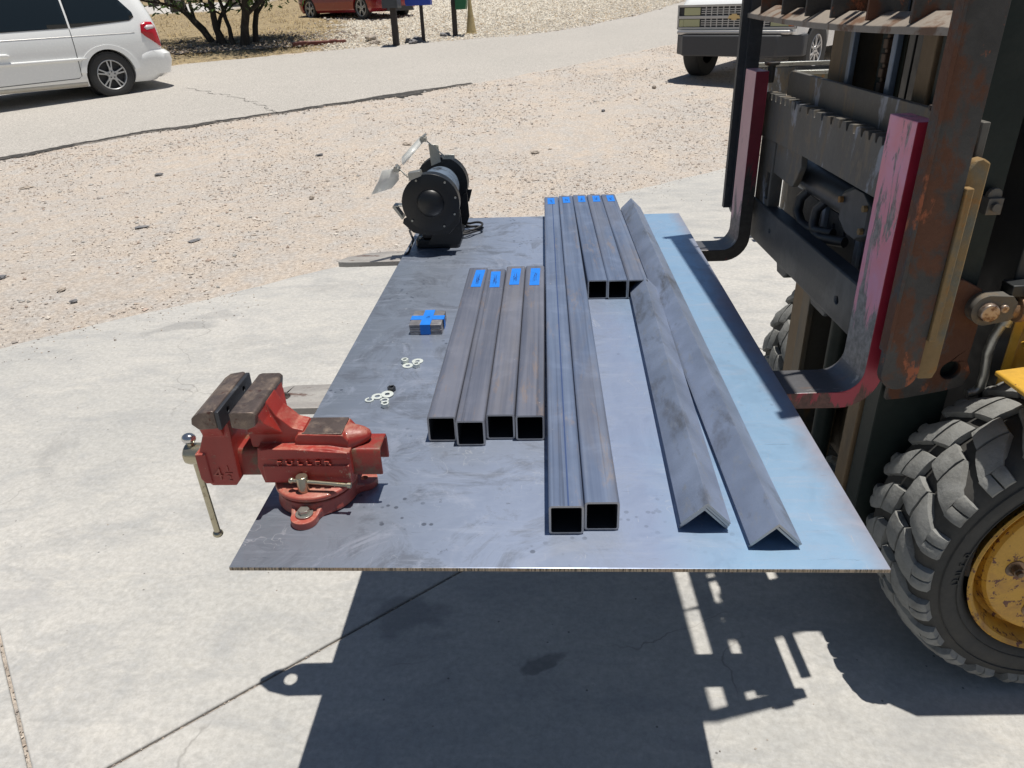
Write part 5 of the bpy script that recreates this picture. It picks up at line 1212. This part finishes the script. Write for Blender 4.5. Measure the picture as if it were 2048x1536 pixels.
for x in (0, -3.3):
    for s_ in (-1, 1): car_wheel(tk, x, s_ * .84, .40, .40, .245, .215, 6, s_)
MB().box(-4.55, -2.65, -.93, .93, .55, 1.0).build('load_bed', 'car_white', tk, bevel=.02)

# low frame standing behind the mast
tr = empty('workbench', (1.98, 4.2, 0), 0, 'workbench frame with a pale rail and rusty side board behind the forklift mast', 'workbench')
MB().box(-.26, .60, -.02, .02, 1.062, 1.085).build('rail', 'galv', tr, bevel=.002)
MB().box(-.02, .60, -.10, -.07, .85, 1.02).build('side_board', 'ochre', tr, bevel=.003); MB().box(-.03, .61, -.115, -.055, 1.02, 1.042).build('rail', 'galv', tr, bevel=.002)
MB().box(-.20, .58, -.015, .015, .90, 1.055).build('back_board', 'carriage', tr, bevel=.002)
for x in (.02, .56):
    for y in (-.06, .30): MB().box(x - .02, x + .02, y - .02, y + .02, .0, .85 if y < 0 else 1.0).build('leg', 'carriage', tr, bevel=.002)
MB().box(.0, .60, -.08, .32, .40, .43).build('shelf', 'rusty', tr, bevel=.002)

# ------------------------------------------------------------------ roadside posts, tree, rocks
def mailbox(x, y, label, boxmat, post_r, box, square=True, arm=False, h=1.0, cat='mailbox'):
    z = zg(x, y); root = empty('mailbox', (x, y, z - .02), 0, label, cat)
    if square: MB().box(-post_r, post_r, -post_r, post_r, -.1, h).build('post', 'post', root, bevel=.006, wob=.01)
    else: MB().cyl((0, 0, -.1), (0, 0, h), post_r, post_r, 12).build('post', 'post', root)
    return root
mbx = mailbox(-2.96, 17.2, 'grey mailbox on a thick dark wooden post, leftmost of the roadside boxes', 'box_grey', .065, None, h=.82)
mb = MB(); prof = [(-.17, 0), (.17, 0), (.17, .12)] + circ(0, .12, .17, 12, 0, PI, True)[1:]; mb.prism(prof, 'y', -.24, .24, M4=Matrix.Translation((-.02, 0, .79))); mb.build('box', 'box_grey', mbx, bevel=.006)
MB().box(-.14, .10, -.252, -.243, .82, 1.02).build('door', 'box_grey', mbx, bevel=.004)
mbx = mailbox(-2.41, 17.67, 'bright blue box on a thin dark post beside the mailbox', 'box_blue', .038, None, h=.80, cat='newspaper box')
mb = MB(); mb.prism([(-.36, 0), (.20, 0), (.20, .34), (-.36, .34)], 'y', -.15, .15, M4=Matrix.Translation((.04, 0, .79))); mb.build('box', 'box_blue', mbx, bevel=.01); MB().box(-.33, .17, -.156, -.151, .83, 1.09).build('door', 'box_blue', mbx, bevel=.004)
mbx = mailbox(-1.80, 18.76, 'green box hung on the side of a dark square post near the cone', 'box_green', .055, None, h=1.35, cat='newspaper box')
mb = MB(); mb.prism([(.06, 0), (.30, 0), (.34, .24), (.06, .24)], 'y', -.2, .2, M4=Matrix.Translation((.0, 0, .60))); mb.build('box', 'box_green', mbx, bevel=.012); MB().box(.08, .33, -.207, -.201, .76, .83).build('flap', 'box_green', mbx, bevel=.003)
cn = empty('traffic_cone', (-1.45, 19.17, zg(0, 19.17)), 0, 'tall faded tan traffic cone at the edge of the gravel drive', 'traffic cone')
MB().lathe([(.13, .0), (.125, .03), (.06, .50), (.035, .78), (.03, .80), (.0, .80)], (0, 0, 0), (0, 0, 1), 24).build('cone_body', 'cone', cn)
mb = MB(); mb.prism([(-.15, -.15), (.15, -.15), (.15, .15), (-.15, .15)], 'z', -.01, .03); mb.build('cone_base', 'cone', cn, bevel=.01)
bm_ = MB().box(-.62, .62, -.09, .09, 0, .07); bm_.box(-.50, -.30, -.092, .092, .068, .082); bm_.box(.25, .42, -.092, .092, .068, .082)
tag(bm_.build('timber_beam', 'beam', loc=(-4.97, 18.12, zg(0, 18.1) + .005), rot=(R(2), 0, R(24)), bevel=.006, wob=.006), 'reddish brown timber lying on the straw verge', 'timber')
for i, (x, y, r) in enumerate([(-2.62, 17.45, .11), (-2.50, 17.66, .12), (-2.72, 17.62, .12), (-2.60, 17.85, .13)]):
    rock('rock', x, y, r, 'rock_dark', ['small bluish black rock at the front of the heap by the blue box', 'bluish black rock right against the thin post of the blue box', 'bluish black rock at the left of the heap by the blue box', 'bluish black rock at the back of the heap by the blue box'][i], group='dark rocks by the blue box')
rock('rock', -2.05, 18.75, .17, 'rock_dark', 'dark flat rock at the foot of the post with the green box', sc=(1, .7, .35))
rock('rock', -3.75, 18.3, .15, 'rock', 'tan rock left of the mailbox post'); rock('rock', -3.52, 17.7, .12, 'rock', 'small tan rock on the verge near the mailbox post', sc=(1.3, .8, .5))
rock('rock', -3.45, 19.6, .16, 'rock', 'brown flat rock behind the mailbox post on the gravel', sc=(1.2, .8, .4))
rock('boulder', -12.6, 33.2, .55, 'rock', 'orange tan boulder beyond the far driveway', cat='boulder', sc=(1.2, .8, .6))
for (x, y, lb) in ((-16.94, 34.91, 'dark square block at the far driveway, left'), (-15.89, 34.41, 'dark square block at the far driveway, middle'), (-14.09, 30.89, 'dark square block nearest the tree, on the near side of the far driveway'), (-9.6, 36.0, 'dark block at the back of the lot behind the red sedan'), (-3.2, 33.5, 'dark block at the back of the gravel drive, left'), (-.9, 30.5, 'dark block at the back of the gravel drive, right')):
    tag(MB().prism([(-.22, -.2), (.2, -.22), (.24, .2), (-.2, .23)], 'z', -.05, .42).build('marker_block', 'post', loc=(x, y, zg(x, y)), rot=(R(6), R(5), rng.uniform(0, 1)), bevel=.03, wob=.03), lb, 'block', 'dark blocks along the far driveway')
# stones worth telling apart on the dirt lot: pixel-independent world spots
sp_ = [(-1.15, 7.75, .055, 'rock', 'long brown rock lying in the dirt right behind the grinder', (1.5, .7, .45)), (-2.05, 7.35, .05, 'rock_dark', 'dark flat stone in the dirt left of the grinder', (1.3, .7, .4)),
       (-1.62, 5.55, .035, 'rock', 'pale cube-like stone in the dirt left of the grinder guard', (1, 1, .8)), (-3.55, 6.7, .05, 'rock_dark', 'dark stone with a pale edge in the middle of the dirt lot', (1.2, .7, .5)),
       (-2.75, 4.75, .055, 'rock_dark', 'blue-grey flat stone half buried in the dirt', (1.4, .9, .2)), (-3.1, 3.6, .035, 'rock_dark', 'dark stone near the concrete edge at the left', (1.2, .8, .5)),
       (-2.55, 3.35, .04, 'rock', 'brown stone by the edge of the concrete slab', (1.3, .8, .4)), (-2.35, 3.15, .03, 'rock_dark', 'small black stone at the edge of the slab', (1, .8, .5)),
       (-3.95, 4.6, .04, 'rock_dark', 'black stone at the far left of the dirt lot', (1.2, .8, .5)), (-4.7, 6.3, .06, 'rock', 'flat tan stone near the road at the left', (1.5, .9, .25)),
       (-2.15, 4.35, .05, 'rock_dark', 'smooth slate-coloured stone set in the dirt', (1.5, .8, .2)), (.3, 7.2, .06, 'rock', 'pale stone in the dirt behind the long tubes', (1.2, .9, .35)),
       (1.15, 9.3, .04, 'rock_dark', 'small dark stone far out in the dirt right of centre', (1.1, .8, .6)), (2.0, 10.9, .05, 'rock', 'reddish stone lying left of the pickup truck', (1, .8, .8))]
for x, y, r, mt, lb, sc in sp_: rock('rock', x, y, r * .65, mt, lb, sc=sc, sink=.3)

# trees
def mesquite(base, stems, label, crown_c, crown_r, nleaf, low):
    root = empty('mesquite_tree', (base[0], base[1], zg(*base) - .03), 0, label, 'tree')
    mb = MB(); tips = []
    def grow(p, d, r, ln, depth):
        pts = [p.copy()]; rs = [r]; n = 6
        for i in range(n):
            d = (d + Vector((rng.gauss(0, .13), rng.gauss(0, .13), rng.gauss(.03, .08)))).normalized(); p = p + d * (ln / n); pts.append(p.copy()); rs.append(r * (1 - .40 * (i + 1) / n) * (1 + .08 * rng.uniform(-1, 1)))
            if depth > 0 and i >= 2 and rng.random() < .55:
                e = (d + Vector((rng.uniform(-1, 1), rng.uniform(-1, 1), rng.uniform(-.2, .6)))).normalized(); grow(p, e, rs[-1] * .6, ln * .6, depth - 1)
        mb.tube(pts, rs, 9); tips.append(p)
        if depth > 0:
            for _ in range(2): grow(p, (d + Vector((rng.uniform(-.8, .8), rng.uniform(-.8, .8), rng.uniform(-.1, .6)))).normalized(), rs[-1] * .8, ln * .7, depth - 1)
    for (ox, oy, dx, dy, r) in stems: grow(Vector((ox, oy, -.05)), Vector((dx, dy, 1)).normalized(), r, 1.5, 3)
    mb.build('trunk', 'bark', root, smooth=60, wob=.02)
    lf = MB()
    for _ in range(nleaf):
        t = rng.choice(tips); p = t + Vector((rng.gauss(0, .38), rng.gauss(0, .38), rng.gauss(-.05, .34)))
        if p.z < low: continue
        a, b = Vector((rng.gauss(0, 1), rng.gauss(0, 1), rng.gauss(0, .6))).normalized(), Vector((rng.gauss(0, 1), rng.gauss(0, 1), rng.gauss(0, 1)))
        b = (b - a * a.dot(b)).normalized(); l, w_ = rng.uniform(.05, .12), rng.uniform(.016, .032)
        lf.add([p - a * l, p + b * w_, p + a * l, p - b * w_], [(0, 1, 2, 3)])
    lf.build('crown', 'leaf', root)
    return root
mesquite((-7.3, 18.6), [(-.78, 1.0, -.42, .1, .10), (-.2, .2, -.40, .1, .095), (.12, -.05, -.38, .25, .06), (.38, -.15, -.02, .05, .12), (.5, .3, .15, .3, .07), (-.5, .5, -.1, .2, .06), (.15, .4, .25, -.1, .07)], 'dark-barked tree with several leaning trunks on the straw verge', None, None, 15000, .75)
